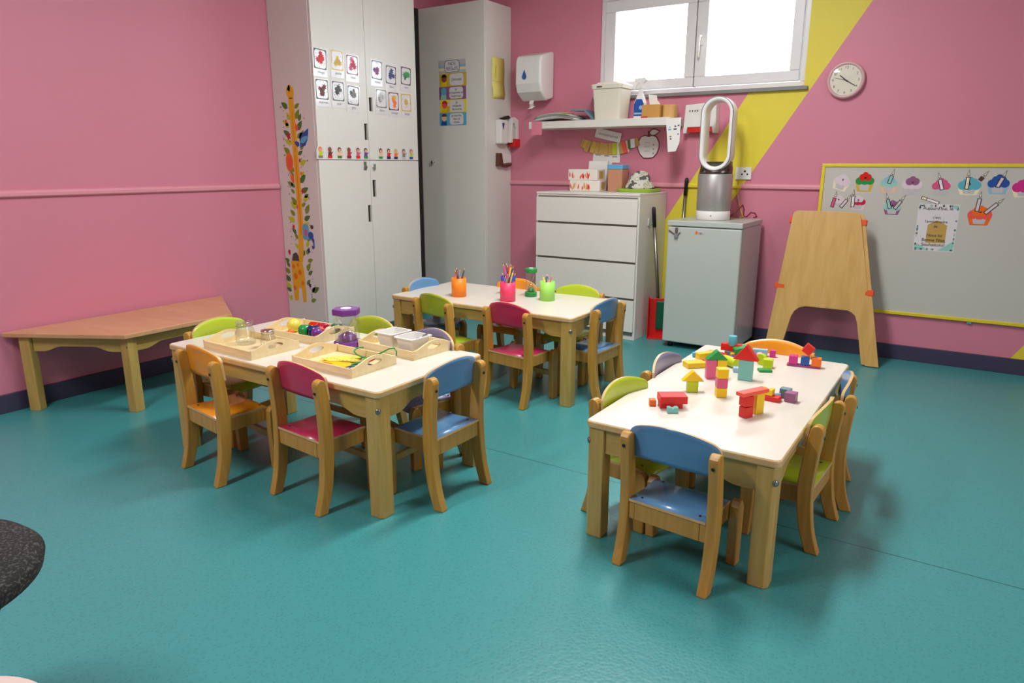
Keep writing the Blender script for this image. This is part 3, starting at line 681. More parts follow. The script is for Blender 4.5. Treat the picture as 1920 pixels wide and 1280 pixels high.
cupcake(3.122, 1.085, 'pale pink and cream slice of cake sticker at top left of whiteboard', 'cream', 'pale', 'pale', .1, .1, tilt=-.3)
cupcake(3.252, 1.09, 'three tier cake sticker in teal, red and green on the whiteboard', 'gold', 'green', 'red', .105, .12)
cupcake(3.385, 1.078, 'open striped cupcake sticker with one green candle', 'peach', 'mint', 'iceblue', .095, .1, (.0, .0, .05, .25, 'mint'))
cupcake(3.51, 1.070, 'faded lilac cake sticker with red cherry', 'palegrey', 'pale', 'plum', .11, .11)
cupcake(3.66, 1.066, 'pink round cupcake sticker with a tilted white candle', 'palegrey', 'rose', 'rose', .095, .1, (.008, -.02, .065, -.3, 'white'))
cupcake(3.80, 1.072, 'turquoise cupcake sticker with upright candle and brown stick', 'cream', 'cyan', 'cyan', .115, .1, (-.012, -.02, .07, 0, 'cream'), (.045, .03, .025, .6, 'brown'))
cupcake(3.937, 1.085, 'blue cupcake sticker with leaning candle', 'iceblue', 'blue', 'blue', .105, .11, (-.004, -.02, .06, .35, 'pale'))
cupcake(4.062, 1.065, 'magenta cupcake sticker at the photo right edge', 'cream', 'magenta', 'magenta', .12, .1)
cupcake(3.115, .968, 'sticker of two crossed candles in red and lilac above the easel', 'pale', 'pale', 'pale', .08, .07, (-.035, -.04, .06, .2, 'rose'), (.015, -.04, .06, .6, 'pale'))
cupcake(3.228, .962, 'striped red and white cupcake sticker with candle above the easel', 'pale', 'wine', 'pale', .085, .09, (-.03, -.03, .07, 0, 'white'))
cupcake(3.42, .938, 'plum cupcake sticker with two candles leaning apart', 'plum', 'mint', 'plum', .095, .085, (-.012, -.01, .06, -.3, 'mint'), (.012, -.01, .06, .55, 'palegrey'))
cupcake(3.872, .908, 'orange car shaped cake sticker with two candles', 'orange', 'coral', 'orange', .12, .11, (-.018, .02, .075, .08, 'pale'), (.022, .01, .08, .75, 'pale'))
p = thing('birthday_poster', 'laminated birthday poster with dark lettering in the middle of whiteboard', 'poster', (3.665, WY, .826), FACE_Y, None); p.rotation_euler.rotate_axis('Z', -.0)
b = MB(); b.prism(rect(-.105, .105, -.138, .138), 'z', 0, .001, M['gloss_paper']); obj('sheet', b, p)
b = MB(); rr = random.Random(5)
for k in range(44):
    e = rr.random(); sd = k % 4
    x, y = ((-.098+.196*e, .128), (-.098+.196*e, -.128), (-.097, -.13+.26*e), (.097, -.13+.26*e))[sd]
    b.flat(circ(x, y, rr.uniform(.003, .007), 8, rr.uniform(.003, .009)), .0012+.00001*k, pc(rr.choice(['dgrey', 'mint', 'slate', 'dgrey', 'grey']), .3))
b.flat([(-.1, -.133), (-.03, -.133), (-.06, -.11), (-.1, -.09)], .00115, pc('mint', .3)); b.flat([(.1, -.133), (.02, -.133), (.06, -.105), (.1, -.07)], .00115, pc('mint', .3)); b.flat([(.1, .133), (.05, .133), (.08, .115), (.1, .1)], .00115, pc('mint', .3))
b.flat([(-.045, -.09), (.055, -.09), (.055, .015), (.0, .045), (-.045, .015)], .0011, pc('tan', .3))
obj('print', b, p)
for s_, z_, sz in (("Aujourd'hui, le", .113, .026), ("c'est", .06, .022), ("l'anniversaire", .036, .022), ('de', .008, .022), ('Nous lui', -.045, .024), ('Bonne Fête,', -.073, .026), ('Souhaitons!', -.1, .026)):
    text(s_, sz, p, (-.004, z_, .0024), pc('dgrey', .3))
p = thing('candle_sticker', 'white candle sticker lying along the top of the birthday poster', 'sticker', (3.615, WY, .985), FACE_Y); p.rotation_euler.rotate_axis('Z', -.32)
b = MB(); b.prism(rect(-.05, .05, -.009, .009), 'z', 0, .0008, pc('dgrey', .3)); b.flat(rect(-.018, .046, -.006, .006), .001, pc('white', .3)); b.flat(rect(-.046, -.022, -.006, .006), .001, pc('cream', .3)); obj('drawing', b, p)

# ------------------------------------------------------------------ wooden easel leaning by the whiteboard
t_ = thing('easel', 'folded plywood easel board with orange straps in front of whiteboard', 'easel', (3.16, -.20, 0))
lean = R(9.5)
ez = .912
def easel_board(dx):
    H = ez
    out = [(.325, .0), (.25, .0), (.195, .25), (.18, .29), (.155, .31), (.12, .322), (-.135, .322), (-.17, .31), (-.195, .285), (-.21, .25), (-.255, 0), (-.33, 0), (-.255, H-.03), (-.25, H-.012), (-.23, H), (.095, H), (.125, H-.008), (.137, H-.03)]
    return [(x+dx, z) for x, z in out]
b = MB(); b.prism(easel_board(0), 'y', -.009, .009, M['easelwood']); fb = obj('front_board', b, t_, (0, -.05-.05, .003), (-lean, 0, 0), bevel=.002)
b = MB(); b.prism(easel_board(-.022), 'y', -.009, .009, M['easelwood']); bb = obj('rear_board', b, t_, (0, -.05+.006-.05, .0065), (-lean*.88, 0, 0), bevel=.002)
strap = plain('orange_strap', S(232, 82, 20), .6)
for x, z in ((-.253, ez-.055), (.137, ez-.055), (-.293, .44), (.229, .44)):
    b = MB(); s_ = -1 if x < 0 else 1
    b.box(x-.042 if s_ < 0 else x-.035, x+.022 if s_ < 0 else x+.012, -.0125, .03, z-.018, z+.018, strap); obj('strap', b, fb, bevel=.003, label='orange strap')
b = MB()
for x in (-.16, .14): b.box(x-.014, x+.014, -.0096, -.0085, .404, .410, M['dark'])
obj('slot', b, fb)
lg = [circ(0, .0, .024, 24), circ(0, 0, .016, 24)]
b = MB()
for a in (0, PI): b.prism(circ(0, 0, .024, 14, a0=a+.3, a1=a+PI-.3)+circ(0, 0, .016, 14, a0=a+.3, a1=a+PI-.3)[::-1], 'z', 0, .0006, M['dark'])
b.prism([(-.004, -.013), (.003, -.013), (.006, .013), (-.001, .013)], 'z', 0, .0006, M['dark'])
lo = obj('logo', b, fb, (-.04, -.0096, ez-.05), FACE_Y)
text('~~~~~~~', .016, fb, (-.04, -.0096, ez-.088), M['dark'], rot=FACE_Y)

# ------------------------------------------------------------------ chest of drawers and things on it
MX0, MX1 = 1.175, 1.975
t_ = thing('chest_of_drawers', 'white chest of four drawers against the pink back wall', 'chest of drawers', (1.575, -.245, 0))
b = MB(); b.box(-.4, .4, -.235, .24, .0, .985, M['cab'])
obj('carcass', b, t_, bevel=.002)
b = MB(); b.box(-.4, .4, -.24, .24, .9855, 1.0, M['cab']); obj('top', b, t_, bevel=.002)
b = MB(); b.box(-.385, .385, -.2375, -.2355, .03, .975, M['cab_edge']); obj('front_gap', b, t_)
for k, (z0, z1) in enumerate(((.795, .965), (.545, .782), (.295, .532), (.06, .282))):
    b = MB()
    b.prism([(-.2380, z0), (-.2380, z1-.018), (-.244, z1-.002), (-.256, z1), (-.256, z0)], 'x', -.392, .392, M['cab']); obj('drawer', b, t_, bevel=.002)
Z1 = 1.0005
tb = plain('tissue_carton', S(232, 224, 212), .5)
for k, (z, x, a) in enumerate(((Z1, 1.425, 0.04), (Z1+.0775, 1.412, -.03))):
    q = thing('tissue_carton', ['white floral tissue box on the chest of drawers, lower of two', 'white floral tissue box stacked on top of the other one'][k], 'box', (x, -.17, z), (0, 0, a), 'tissue boxes on the chest of drawers')
    b = MB(); b.box(-.12, .12, -.06, .06, 0, .077, tb); obj('carton', b, q, bevel=.003)
    b = MB(); rr = random.Random(k+1)
    for i in range(16):
        x0 = rr.uniform(-.11, .05); h_ = rr.uniform(.02, .05)
        b.flat(leaf(x0, rr.uniform(.004, .02), h_, .012, PI/2+rr.uniform(-.4, .4)), .0004+.00002*i, pc(rr.choice(['coral', 'red', 'peach', 'tan', 'coral'])))
    obj('flower_print', b, q, (0, -.0602, 0), FACE_Y)
    b = MB(); b.box(.1203, .1208, -.03, .03, .01, .065, pc('tan')); obj('opening', b, q)
q = thing('plastic_jar', 'tall amber plastic box with blue lid on the chest of drawers', 'container', (1.640, -.12, Z1))
amb = plain('amber_plastic', S(196, 140, 108), .3); 
b = MB(); taper(b, .11, .11, .118, .118, 0, .155, amb, .012); obj('tub', b, q, bevel=.003)
b = MB(); taper(b, .124, .124, .124, .124, .1555, .188, pc('sky', .3), .014); obj('lid', b, q, bevel=.004)
q = thing('paper_holder', 'white card holder leaning on the wall behind the tissue boxes', 'holder', (1.47, -.075, Z1))
b = MB(); b.box(-.1, .055, -.012, .012, 0, .215, M['paper']); obj('panel', b, q, rot=(-.15, 0, .0), bevel=.003)
lime = plain('lime_plastic', S(168, 206, 60), .35)
q = thing('tray', 'lime green shallow tray on the right end of the chest of drawers', 'tray', (1.815, -.135, Z1))
b = MB(); taper(b, .25, .2, .28, .23, 0, .022, lime, .04); obj('dish', b, q, bevel=.003)
q = thing('sun_hat', 'crumpled grey and white patterned cloth hat in the lime tray', 'hat', (1.815, -.13, Z1+.0225))
def hat_mat():
    m, nt, p_ = newmat('patterned_cloth'); tc = nt.nodes.new('ShaderNodeTexCoord'); nz = nt.nodes.new('ShaderNodeTexNoise'); nz.inputs['Scale'].default_value = 22
    rp = nt.nodes.new('ShaderNodeValToRGB'); rp.color_ramp.interpolation = 'CONSTANT'
    rp.color_ramp.elements[0].color = S(92, 90, 84); rp.color_ramp.elements[1].position = .46; rp.color_ramp.elements[1].color = S(206, 202, 190)
    e = rp.color_ramp.elements.new(.6); e.color = S(170, 164, 110)
    e = rp.color_ramp.elements.new(.66); e.color = S(216, 212, 204)
    nt.links.new(tc.outputs['Object'], nz.inputs['Vector']); nt.links.new(nz.outputs['Fac'], rp.inputs[0]); nt.links.new(rp.outputs[0], p_.inputs['Base Color']); p_.inputs['Roughness'].default_value = .9
    return m
hm = hat_mat(); rr = random.Random(3)
b = MB()
b.lathe([(.105, .0), (.102, .012), (.09, .03), (.08, .05), (.074, .075), (.06, .098), (.035, .11), (.004, .113)], hm, 32)
for v_ in b.bm.verts:
    a = math.atan2(v_.co.y, v_.co.x)
    v_.co.x *= 1+.06*math.sin(a*5+v_.co.z*40); v_.co.y *= 1+.07*math.sin(a*4-v_.co.z*50); v_.co.z *= 1+.1*math.sin(a*3)
obj('cloth', b, q)
q = thing('adhesive_hook', 'small grey hook stuck on the right side of the chest of drawers', 'hook', (MX1+.0008, -.319, .80), FACE_X)
b = MB(); b.prism(rrect(-.012, .012, -.02, .03, .006), 'z', 0, .004, M['white_pl']); obj('plate', b, q)
b = MB(); b.tube([(0, -.004, .004), (0, -.012, .016), (0, -.008, .024), (0, .0, .026)], .004, M['grey_pl'], 8); obj('prong', b, q)
# broom and dustpan between drawers and fridge
q = thing('dustpan', 'red upright dustpan with grey stick handle between drawers and fridge', 'dustpan', (2.073, -.262, 0))
b = MB()
b.prism([(-.085, .0), (.085, .0), (.085, .275), (-.085, .275)], 'y', -.006, .0, pc('red')); b.prism([(-.085, .0), (-.079, .0), (-.079, .3), (-.085, .3)], 'y', -.095, -.006, pc('red')); b.prism([(.079, .0), (.085, .0), (.085, .2), (.079, .2)], 'y', -.095, -.006, pc('red')); b.box(-.079, .079, -.095, -.006, 0, .008, pc('red'))
obj('pan', b, q, rot=(0, 0, R(20)), bevel=.002)
b = MB(); b.box(-.03, .077, -.03, -.0065, .06, .26, pc('dgreen')); obj('brush_head', b, q, rot=(0, 0, R(20)), bevel=.006, label='dark green brush in the pan')
b = MB(); b.tube([(-.005, .012, .02), (-.04, .012, .4), (-.078, .006, .77)], .011, M['steel'], 10); st = obj('stick', b, q)
b = MB(); b.tube([(-.078, .006, .77), (-.088, .004, .89), (-.089, .004, .905)], [.0135, .0135, .009], M['black'], 10); obj('grip', b, st, label='black grip')
q = thing('broom', 'grey broom stick with black grip leaning on wall behind the fridge', 'broom', (2.09, -.04, 0))
b = MB(); b.tube([(0, 0, .06), (.02, .012, .6), (.027, .02, .98)], .011, M['steel'], 10); st = obj('stick', b, q)
b = MB(); b.tube([(.027, .02, .98), (.031, .021, 1.085), (.031, .021, 1.1)], [.0135, .0135, .009], M['black'], 10); obj('grip', b, st, label='black grip')
b = MB(); b.box(-.045, .045, -.02, .02, 0, .075, M['black']); obj('head', b, q, bevel=.006)

# ------------------------------------------------------------------ small fridge, fan
FX0, FX1, FY0 = 2.192, 2.668, -.52
t_ = thing('fridge', 'small white fridge standing right of the chest of drawers', 'fridge', (2.43, -.29, 0))
fw = plain('fridge_white', S(184, 191, 182), .28, noise=.01); fside = plain('fridge_side', S(186, 188, 182), .22, noise=.01)
b = MB(); b.box(FX0-2.43, FX1-2.43, FY0+.29+.05, .23, .035, .805, fside); obj('body', b, t_, bevel=.006)
b = MB(); b.box(FX0-2.43, FX1-2.43, FY0+.29, FY0+.29+.046, .04, .802, fw); fd = obj('door', b, t_, bevel=.01, seg=3)
b = MB(); b.box(FX0-2.43-.003, FX1-2.43+.003, FY0+.29-.004, .235, .806, .84, fw); obj('top_panel', b, t_, bevel=.005)
b = MB()
for x in (-.2, .2):
    for y in (-.17, .19): b.lathe([(.018, 0), (.018, .0345)], M['black'], 14, (x, y, 0))
obj('feet', b, t_)
q0 = FY0+.29-.0005
b = MB(); b.prism(rect(-.034, .03, -.009, .009), 'z', 0, .0015, M['palegrey'] if 'palegrey' in M else pc('palegrey')); b.flat(circ(-.02, .0, .009, 14), .0017, pc('orange')); lgp = obj('brand_badge', b, fd, (-.025, q0, .771), FACE_Y)
text('rigo', .017, lgp, (.006, -.001, .0018), pc('brown'))
b = MB(); b.box(-.008, .008, -.012, 0, -.0, .035, M['steel']); b.box(-.012, .012, -.014, 0, -.03, -.002, M['grey_pl']); b.prism([(-.055, .012), (-.012, -.012), (-.012, -.002), (-.05, .02)], 'y', -.006, 0, M['steel']); b.prism([(.012, -.012), (.026, .004), (.022, .008), (.01, -.004)], 'y', -.008, 0, M['grey_pl']); obj('child_lock', b, fd, (-.175, q0, .762), bevel=.001, label='grey child lock')
FZ = .8405
t_ = thing('bladeless_fan', 'white and silver bladeless tower fan standing on the fridge', 'fan', (2.412, -.30, FZ), (0, 0, R(5)))
b = MB(); b.lathe([(.104, 0), (.108, .004), (.108, .055), (.106, .058)], M['white_pl'], 40); obj('base', b, t_)
perf = plain('perforated_silver', S(176, 174, 170), .42, .6, scale=400, noise=.25)
b = MB(); b.lathe([(.106, .0585), (.108, .062), (.11, .285), (.107, .29)], perf, 40); obj('filter_drum', b, t_)
b = MB(); b.lathe([(.105, .2905), (.104, .32), (.098, .366)], M['darkchrome'], 40)
for v_ in b.bm.verts: v_.co.y = v_.co.y*(1 if v_.co.z < .3 else .62)+(0 if v_.co.z < .3 else .012)
obj('neck_collar', b, t_)
def oval(w_, h_, n=20):
    r_ = w_; out = []
    for k in range(n+1): out.append((r_*math.cos(PI*k/n), h_-r_+r_*math.sin(PI*k/n)))
    for k in range(n+1): out.append((r_*math.cos(PI+PI*k/n), -(h_-r_)+r_*math.sin(PI+PI*k/n)))
    return out
zc = .535; N = None
lo, li = oval(.1, .226), oval(.078, .203)
b = MB(); sec = [(lo, -.072), (lo, .05), (oval(.096, .222), .06), (oval(.074, .199), .06), (oval(.070, .195), .05), (oval(.073, .198), -.05), (li, -.074), (oval(.096, .222), -.076)]
rings = [[b.bm.verts.new((p_[0], y, zc+p_[1])) for p_ in s_] for s_, y in sec]; n = len(lo)
for a in range(len(rings)):
    A, B = rings[a], rings[(a+1) % len(rings)]
    for k in range(n):
        f = b.bm.faces.new((A[k], A[(k+1) % n], B[(k+1) % n], B[k])); f.material_index = b.mi(M['white_pl']); f.smooth = True
bmesh.ops.recalc_face_normals(b.bm, faces=b.bm.faces[:])
loop = obj('air_loop', b, t_)
b = MB(); pts = [(p_[0], -.074, zc+p_[1]) for p_ in oval(.097, .223)]; b.tube(pts+[pts[0]], .0034, M['grey_pl'], 6); obj('rim_line', b, loop)
b = MB(); b.lathe([(.0035, 0), (.0035, -.002)], M['black'], 12, (.01, -.1075, .03), ax='y'); obj('power_button', b, t_)
b = MB(); b.tube([(2.50, -.21, .858), (2.535, -.16, .90), (2.55, -.12, .93), (2.556, -.1, .90), (2.56, -.12, .86), (2.575, -.1, .852), (2.595, -.07, .88), (2.615, -.05, .875), (2.63, -.05, .851), (2.62, -.09, .849)], .0045, pc('maroon')); o = obj('fan_cord', b); tag(o, 'coiled dark red power cord on the fridge top beside the fan', 'cable')

# ------------------------------------------------------------------ chairs
CACHE = {}
def smooth_interp(z, keys):
    for (z0, y0), (z1, y1) in zip(keys, keys[1:]):
        if z0 <= z <= z1:
            t = (z-z0)/(z1-z0); t = t*t*(3-2*t) if False else t
            return y0+(y1-y0)*t
    return keys[-1][1] if z > keys[-1][0] else keys[0][1]
def cr(keys, n=26):
    """Catmull-Rom through (z, y) keys, sampled"""
    out = []
    P_ = [keys[0]]+list(keys)+[keys[-1]]
    for i in range(1, len(P_)-2):
        for k in range(n//(len(keys)-1)):
            t = k/(n//(len(keys)-1)); q = []
            for d in (0, 1):
                a, b_, c, e = P_[i-1][d], P_[i][d], P_[i+1][d], P_[i+2][d]
                q.append(.5*((2*b_)+(-a+c)*t+(2*a-5*b_+4*c-e)*t*t+(-a+3*b_-3*c+e)*t**3))
            out.append(tuple(q))
    out.append(keys[-1]); return out
SIZES = dict(big=dict(seat=.26, top=.485, W=.30, keys=[(0, -.125), (.1, -.098), (.24, -.085), (.36, -.088), (.465, -.100)], fy=.118, pb=(.395, .492, .522), st=.12),
             small=dict(seat=.212, top=.422, W=.305, keys=[(0, -.12), (.08, -.094), (.2, -.08), (.31, -.086), (.402, -.098)], fy=.098, pb=(.338, .43, .462), st=None))
def rear_outline(sz):
    line = cr(sz['keys']); ztop = sz['top']; L, Rr = [], []
    for z, y in line:
        wd = .020 + .003*math.sin(PI*min(1, z/ztop)); L.append((y-wd, z)); Rr.append((y+wd, z))
    zc_, yc = line[-1]; r_ = (Rr[-1][0]-L[-1][0])/2
    arc = [(yc+r_*math.cos(a), zc_+r_*math.sin(a)) for a in [PI*k/8 for k in range(1, 8)]]
    return L[::-1], Rr, arc
def chair_meshes(size):
    if size in CACHE: return CACHE[size]
    sz = SIZES[size]; W2 = sz['W']/2; T = .03; out = {}
    for s in (-1, 1):
        x0, x1 = sorted((s*W2, s*(W2-T)))
        L, Rr, arc = rear_outline(sz)
        b = MB(); b.prism(Rr+arc+L, 'x', x0, x1, M['chairwood']); out['rear', s] = b.mesh('back_leg')
        b = MB(); fy, se = sz['fy'], sz['seat']; h = se+.002
        pr = [(fy-.02, 0), (fy+.018, 0), (fy+.02, h-.03), (fy+.014, h-.012), (fy+.002, h), (fy-.012, h-.004), (fy-.024, h-.02), (fy-.026, h-.08)]
        b.prism(pr, 'x', x0, x1, M['chairwood']); out['front', s] = b.mesh('front_leg')
        b = MB(); xi0, xi1 = sorted((s*(W2-T-.0005), s*(W2-T-.019))); zr = se-.010
        yb = smooth_interp(se-.03, sz['keys'])
        b.prism([(yb-.015, zr-.055), (fy-.0, zr-.05), (fy-.0, zr-.012), (fy-.02, zr), (yb-.015, zr)], 'x', xi0, xi1, M['chairwood']); out['rail', s] = b.mesh('side_rail')
    yb = smooth_interp(sz['seat']-.03, sz['keys']); zr = sz['seat']-.010
    b = MB(); b.box(-(W2-T-.0195), W2-T-.0195, yb-.016, yb+.002, zr-.055, zr, M['chairwood']); out['brail'] = b.mesh('back_rail')
    if sz['st']:
        b = MB(); b.box(-(W2-T-.0005), W2-T-.0005, sz['fy']-.012, sz['fy']+.004, sz['st'], sz['st']+.028, M['chairwood']); out['str'] = b.mesh('stretcher')
    b = MB()
    zs = sz['seat']; yb2 = yb-.014; hx = W2-T-.03
    for x in (-hx, hx):
        for y in (yb2+.025, sz['fy']-.03): b.lathe([(.0042, zs+.0002), (.003, zs+.0012)], M['black'], 10, (x, y, 0))
    out['screws'] = [(x, y, zs) for x in (-hx, hx) for y in (yb2+.025, sz['fy']-.03)]
    b.bm.free()
    b = MB(); b.lathe([(.0042, 0), (.0034, .0012)], M['black'], 10); out['screw'] = b.mesh('screw')
    zb = sz['pb'][0]+.045; yk = smooth_interp(zb, sz['keys'])-.0228
    b = MB(); b.lathe([(.0055, 0), (.004, -.002)], M['black'], 10, ax='y'); out['bolt'] = b.mesh('bolt'); out['bolts'] = [(s*(W2-T/2), yk, zb) for s in (-1, 1)]
    CACHE[size] = out; return out
def colour_meshes(size, c):
    k = (size, c)
    if k in CACHE: return CACHE[k]
    sz = SIZES[size]; W2 = sz['W']/2; T = .03; cm = M['c_'+c]
    # seat: flat ply with a rolled front lip
    yb = smooth_interp(sz['seat']-.03, sz['keys'])-.018; fy = sz['fy']; zs = sz['seat']; th = .0085; r_ = .032
    yf = fy-.002
    up = [(yb, zs), (yb+.05, zs-.002), (0, zs-.004), (yf-r_, zs)]+[(yf-r_+(r_+.012)*math.sin(a), zs-(r_+.012)+(r_+.012)*math.cos(a)) for a in [R(12*q) for q in range(1, 7)]]
    lo_ = []
    for i, (y, z) in enumerate(up):
        p0 = up[max(0, i-1)]; p1 = up[min(len(up)-1, i+1)]; d = Vector((p1[0]-p0[0], p1[1]-p0[1])).normalized(); lo_.append((y+d.y*th, z-d.x*th))
    b = MB(); hw = W2-T-.0008
    A = {}
    for nm, line in (('u', up), ('l', lo_)):
        for sx in (-1, 1): A[nm, sx] = [b.bm.verts.new((sx*hw, y, z)) for y, z in line]
    n = len(up)
    def q(vs_, m, sm=False):
        f = b.bm.faces.new(vs_); f.material_index = b.mi(m); f.smooth = sm
    for i in range(n-1):
        q((A['u', -1][i], A['u', 1][i], A['u', 1][i+1], A['u', -1][i+1]), cm, True); q((A['l', -1][i], A['l', -1][i+1], A['l', 1][i+1], A['l', 1][i]), cm, True)
        for sx in (-1, 1): q((A['u', sx][i], A['u', sx][i+1], A['l', sx][i+1], A['l', sx][i]), M['ply'])
    for i in (0, n-1): q((A['u', -1][i], A['l', -1][i], A['l', 1][i], A['u', 1][i]), M['ply'])
    bmesh.ops.recalc_face_normals(b.bm, faces=b.bm.faces[:])
    seat = b.mesh('seat')
    # backrest: bowed ply panel with an arched top
    z0, ze, zc_ = sz['pb']; hw = W2-.011; th = .0095; NX, NZ = 22, 8
    b = MB(); F, B_ = [], []
    for i in range(NX+1):
        s = -math.cos(PI*i/NX); x = hw*s
        edge = max(0, (abs(x)-(hw-.028))/.028)
        zt = zc_-(zc_-ze)*s*s - .016*(1-math.sqrt(max(0, 1-edge**2)))
        zl = z0 + .006*(1-s*s) + .012*(1-math.sqrt(max(0, 1-edge**2)))
        cf, cb_ = [], []
        for k in range(NZ+1):
            z = zl+(zt-zl)*k/NZ
            y = smooth_interp(z, sz['keys']) + .0238 - .020*(1-s*s) - .006*max(0, (z-ze)/(zc_-ze)) if z > ze else smooth_interp(z, sz['keys']) + .0238 - .020*(1-s*s)
            cf.append(b.bm.verts.new((x, y+th, z))); cb_.append(b.bm.verts.new((x, y, z)))
        F.append(cf); B_.append(cb_)
    for i in range(NX):
        for k in range(NZ):
            q((F[i][k], F[i][k+1], F[i+1][k+1], F[i+1][k]), cm, True); q((B_[i][k], B_[i+1][k], B_[i+1][k+1], B_[i][k+1]), cm, True)
        for k in (0, NZ): q((F[i][k], F[i+1][k], B_[i+1][k], B_[i][k]), M['ply'])
    for i in (0, NX):
        for k in range(NZ): q((F[i][k], B_[i][k], B_[i][k+1], F[i][k+1]), M['ply'])
    bmesh.ops.recalc_face_normals(b.bm, faces=b.bm.faces[:])
    back = b.mesh('backrest')
    CACHE[k] = (seat, back); return CACHE[k]
def chair(size, c, px, py, face, label, group, adj=0.0):
    """px,py: middle between the tops of the two back posts; face: heading in degrees the sitter looks at (90 = +y)"""
    sz = SIZES[size]; ms = chair_meshes(size); seat, back = colour_meshes(size, c)
    a = R(face-90); yo = -.100 if size == 'big' else -.098
    ox, oy = px + math.sin(a)*yo*1.0, py - math.cos(a)*yo
    t = thing('child_chair', label, 'chair', (ox, oy, 0), (0, 0, a), group)
    for s in (-1, 1):
        link('back_leg', ms['rear', s], t, bevel=.004); link('front_leg', ms['front', s], t, bevel=.004); link('side_rail', ms['rail', s], t, bevel=.002)
    link('back_rail', ms['brail'], t, bevel=.002)
    if 'str' in ms: link('stretcher', ms['str'], t, bevel=.003)
    st = link('seat', seat, t); link('backrest', back, t)
    st['label'] = '%s seat' % c; t.children[-1]['label'] = '%s backrest' % c
    for p_ in ms['screws']: link('screw', ms['screw'], st, p_)
    for p_ in ms['bolts']: link('bolt', ms['bolt'], t, p_)
    return t
GL, GB, GR = 'chairs around the table with trays', 'chairs around the table with pencil cups', 'chairs around the table with toy blocks'
chair('big', 'green', 1.080, -3.085, 4, 'green child chair at left end of tray table beside the long side table', GL)
chair('big', 'green', 1.655, -2.660, 268, 'green child chair behind the purple sand timer on far side of tray table', GL)
chair('big', 'lilac', 2.055, -2.700, 253, 'blue child chair with painted-in lilac sheen behind the white tubs on far side of tray table', GL)
chair('big', 'orange', 1.469, -3.432, 82, 'orange child chair on near side of the tray table', GL)
chair('big', 'pink', 1.960, -3.382, 85, 'dark pink child chair on near side of the tray table', GL)
chair('big', 'blue', 2.398, -3.030, 179, 'blue child chair at right end of the tray table', GL)
chair('big', 'blue', 1.088, -1.690, 1, 'blue child chair at left end of the pencil table', GB)
chair('big', 'orange', 1.600, -1.375, 270, 'orange child chair behind the pencil cups on far side of table', GB)
chair('big', 'green', 2.012, -1.372, 270, 'green child chair on far side of the pencil table before the drawers', GB)
chair('big', 'green', 1.494, -2.075, 78, 'green child chair on near side of the pencil table', GB)
chair('big', 'pink', 1.962, -2.062, 82, 'dark pink child chair on near side of the pencil table', GB)
chair('big', 'blue', 2.345, -1.677, 177, 'blue child chair at right end of the pencil table', GB)
chair('small', 'blue', 3.227, -3.118, 85, 'blue child chair at the near end of the block table', GR)
chair('small', 'green', 2.895, -2.748, -9, 'green child chair on left side of block table', GR)
chair('small', 'lilac', 2.892, -2.347, -1, 'blue child chair with painted-in lilac grey sheen on left side of block table', GR)
chair('small', 'orange', 3.222, -1.850, 272, 'orange child chair at the far end of the block table', GR)
chair('small', 'green', 3.560, -2.602, 177, 'green child chair on right side of block table', GR)
chair('small', 'blue', 3.572, -2.240, 188, 'blue child chair on right side of block table behind the green one', GR)

# ------------------------------------------------------------------ tables
def wave(L, d1, d2, top):
    """apron outline (u, z): deep near the legs, shallower in the middle"""
    pts = [(0, top), (0, top-d1), (.05, top-d1)]
    for k in range(1, 7):
        t = k/6; pts.append((.05+.09*t, top-d1+(d1-d2)*(t*t*(3-2*t))))
    m_ = [(L-u, z) for u, z in pts[1:]][::-1]
    return pts+m_+[(L, top)]
bolt_mesh = None
def table(x0, x1, y0, y1, h, label, topm=None, name='child_table'):
    global bolt_mesh
    cx, cy = (x0+x1)/2, (y0+y1)/2; hx, hy = (x1-x0)/2, (y1-y0)/2
    t = thing(name, label, 'table', (cx, cy, 0))
    b = MB(); b.prism(rrect(-hx, hx, -hy, hy, .022), 'z', h-.023, h-.0008, M['ply']); tp = obj('tabletop', b, t, bevel=.005, seg=3)
    b = MB(); b.prism(rrect(-hx+.004, hx-.004, -hy+.004, hy-.004, .02), 'z', h-.0007, h, M['lam']); obj('laminate', b, tp, label='cream white laminate')
    L = .058; ins = .006; zt = h-.0235
    for sx in (-1, 1):
        for sy in (-1, 1):
            ex, ey = sx*(hx-ins), sy*(hy-ins); c = .011
            pts = [(ex-sx*c, ey), (ex, ey-sy*c), (ex, ey-sy*L), (ex-sx*L, ey-sy*L), (ex-sx*L, ey)]
            b = MB(); b.prism(pts, 'z', 0, zt, M['tablewood']); lg = obj('leg', b, t, bevel=.003)
            b = MB(); b.lathe([(.0095, 0), (.009, .004), (.004, .0055)], M['steel'], 18); bo = obj('bolt', b, lg, (ex-sx*c/2, ey-sy*c/2, zt-.045))
            bo.rotation_euler = Vector((sx, sy, 0)).to_track_quat('Z', 'Y').to_euler()
    for sy in (-1, 1):
        Lx = 2*(hx-ins-L)-.001; b = MB(); ya = sy*(hy-ins-.010); yb_ = sy*(hy-ins-.028)
        b.prism([(u-Lx/2, z) for u, z in wave(Lx, .082, .058, zt)], 'y', min(ya, yb_), max(ya, yb_), M['tablewood_x']); obj('apron', b, t, bevel=.0015)
    for sx in (-1, 1):
        Ly = 2*(hy-ins-L)-.001; b = MB(); xa = sx*(hx-ins-.010); xb = sx*(hx-ins-.028)
        b.prism([(u-Ly/2, z) for u, z in wave(Ly, .082, .05, zt)], 'x', min(xa, xb), max(xa, xb), M['tablewood_x']); obj('apron', b, t, bevel=.0015)
    return t
TL = dict(h=.46); TB = dict(h=.46); TR = dict(h=.40)
table(1.115, 2.306, -3.336, -2.743, .46, 'rectangular child table with four wooden trays on it')
table(1.098, 2.282, -1.966, -1.385, .46, 'rectangular child table with pencil cups in front of white wardrobes')
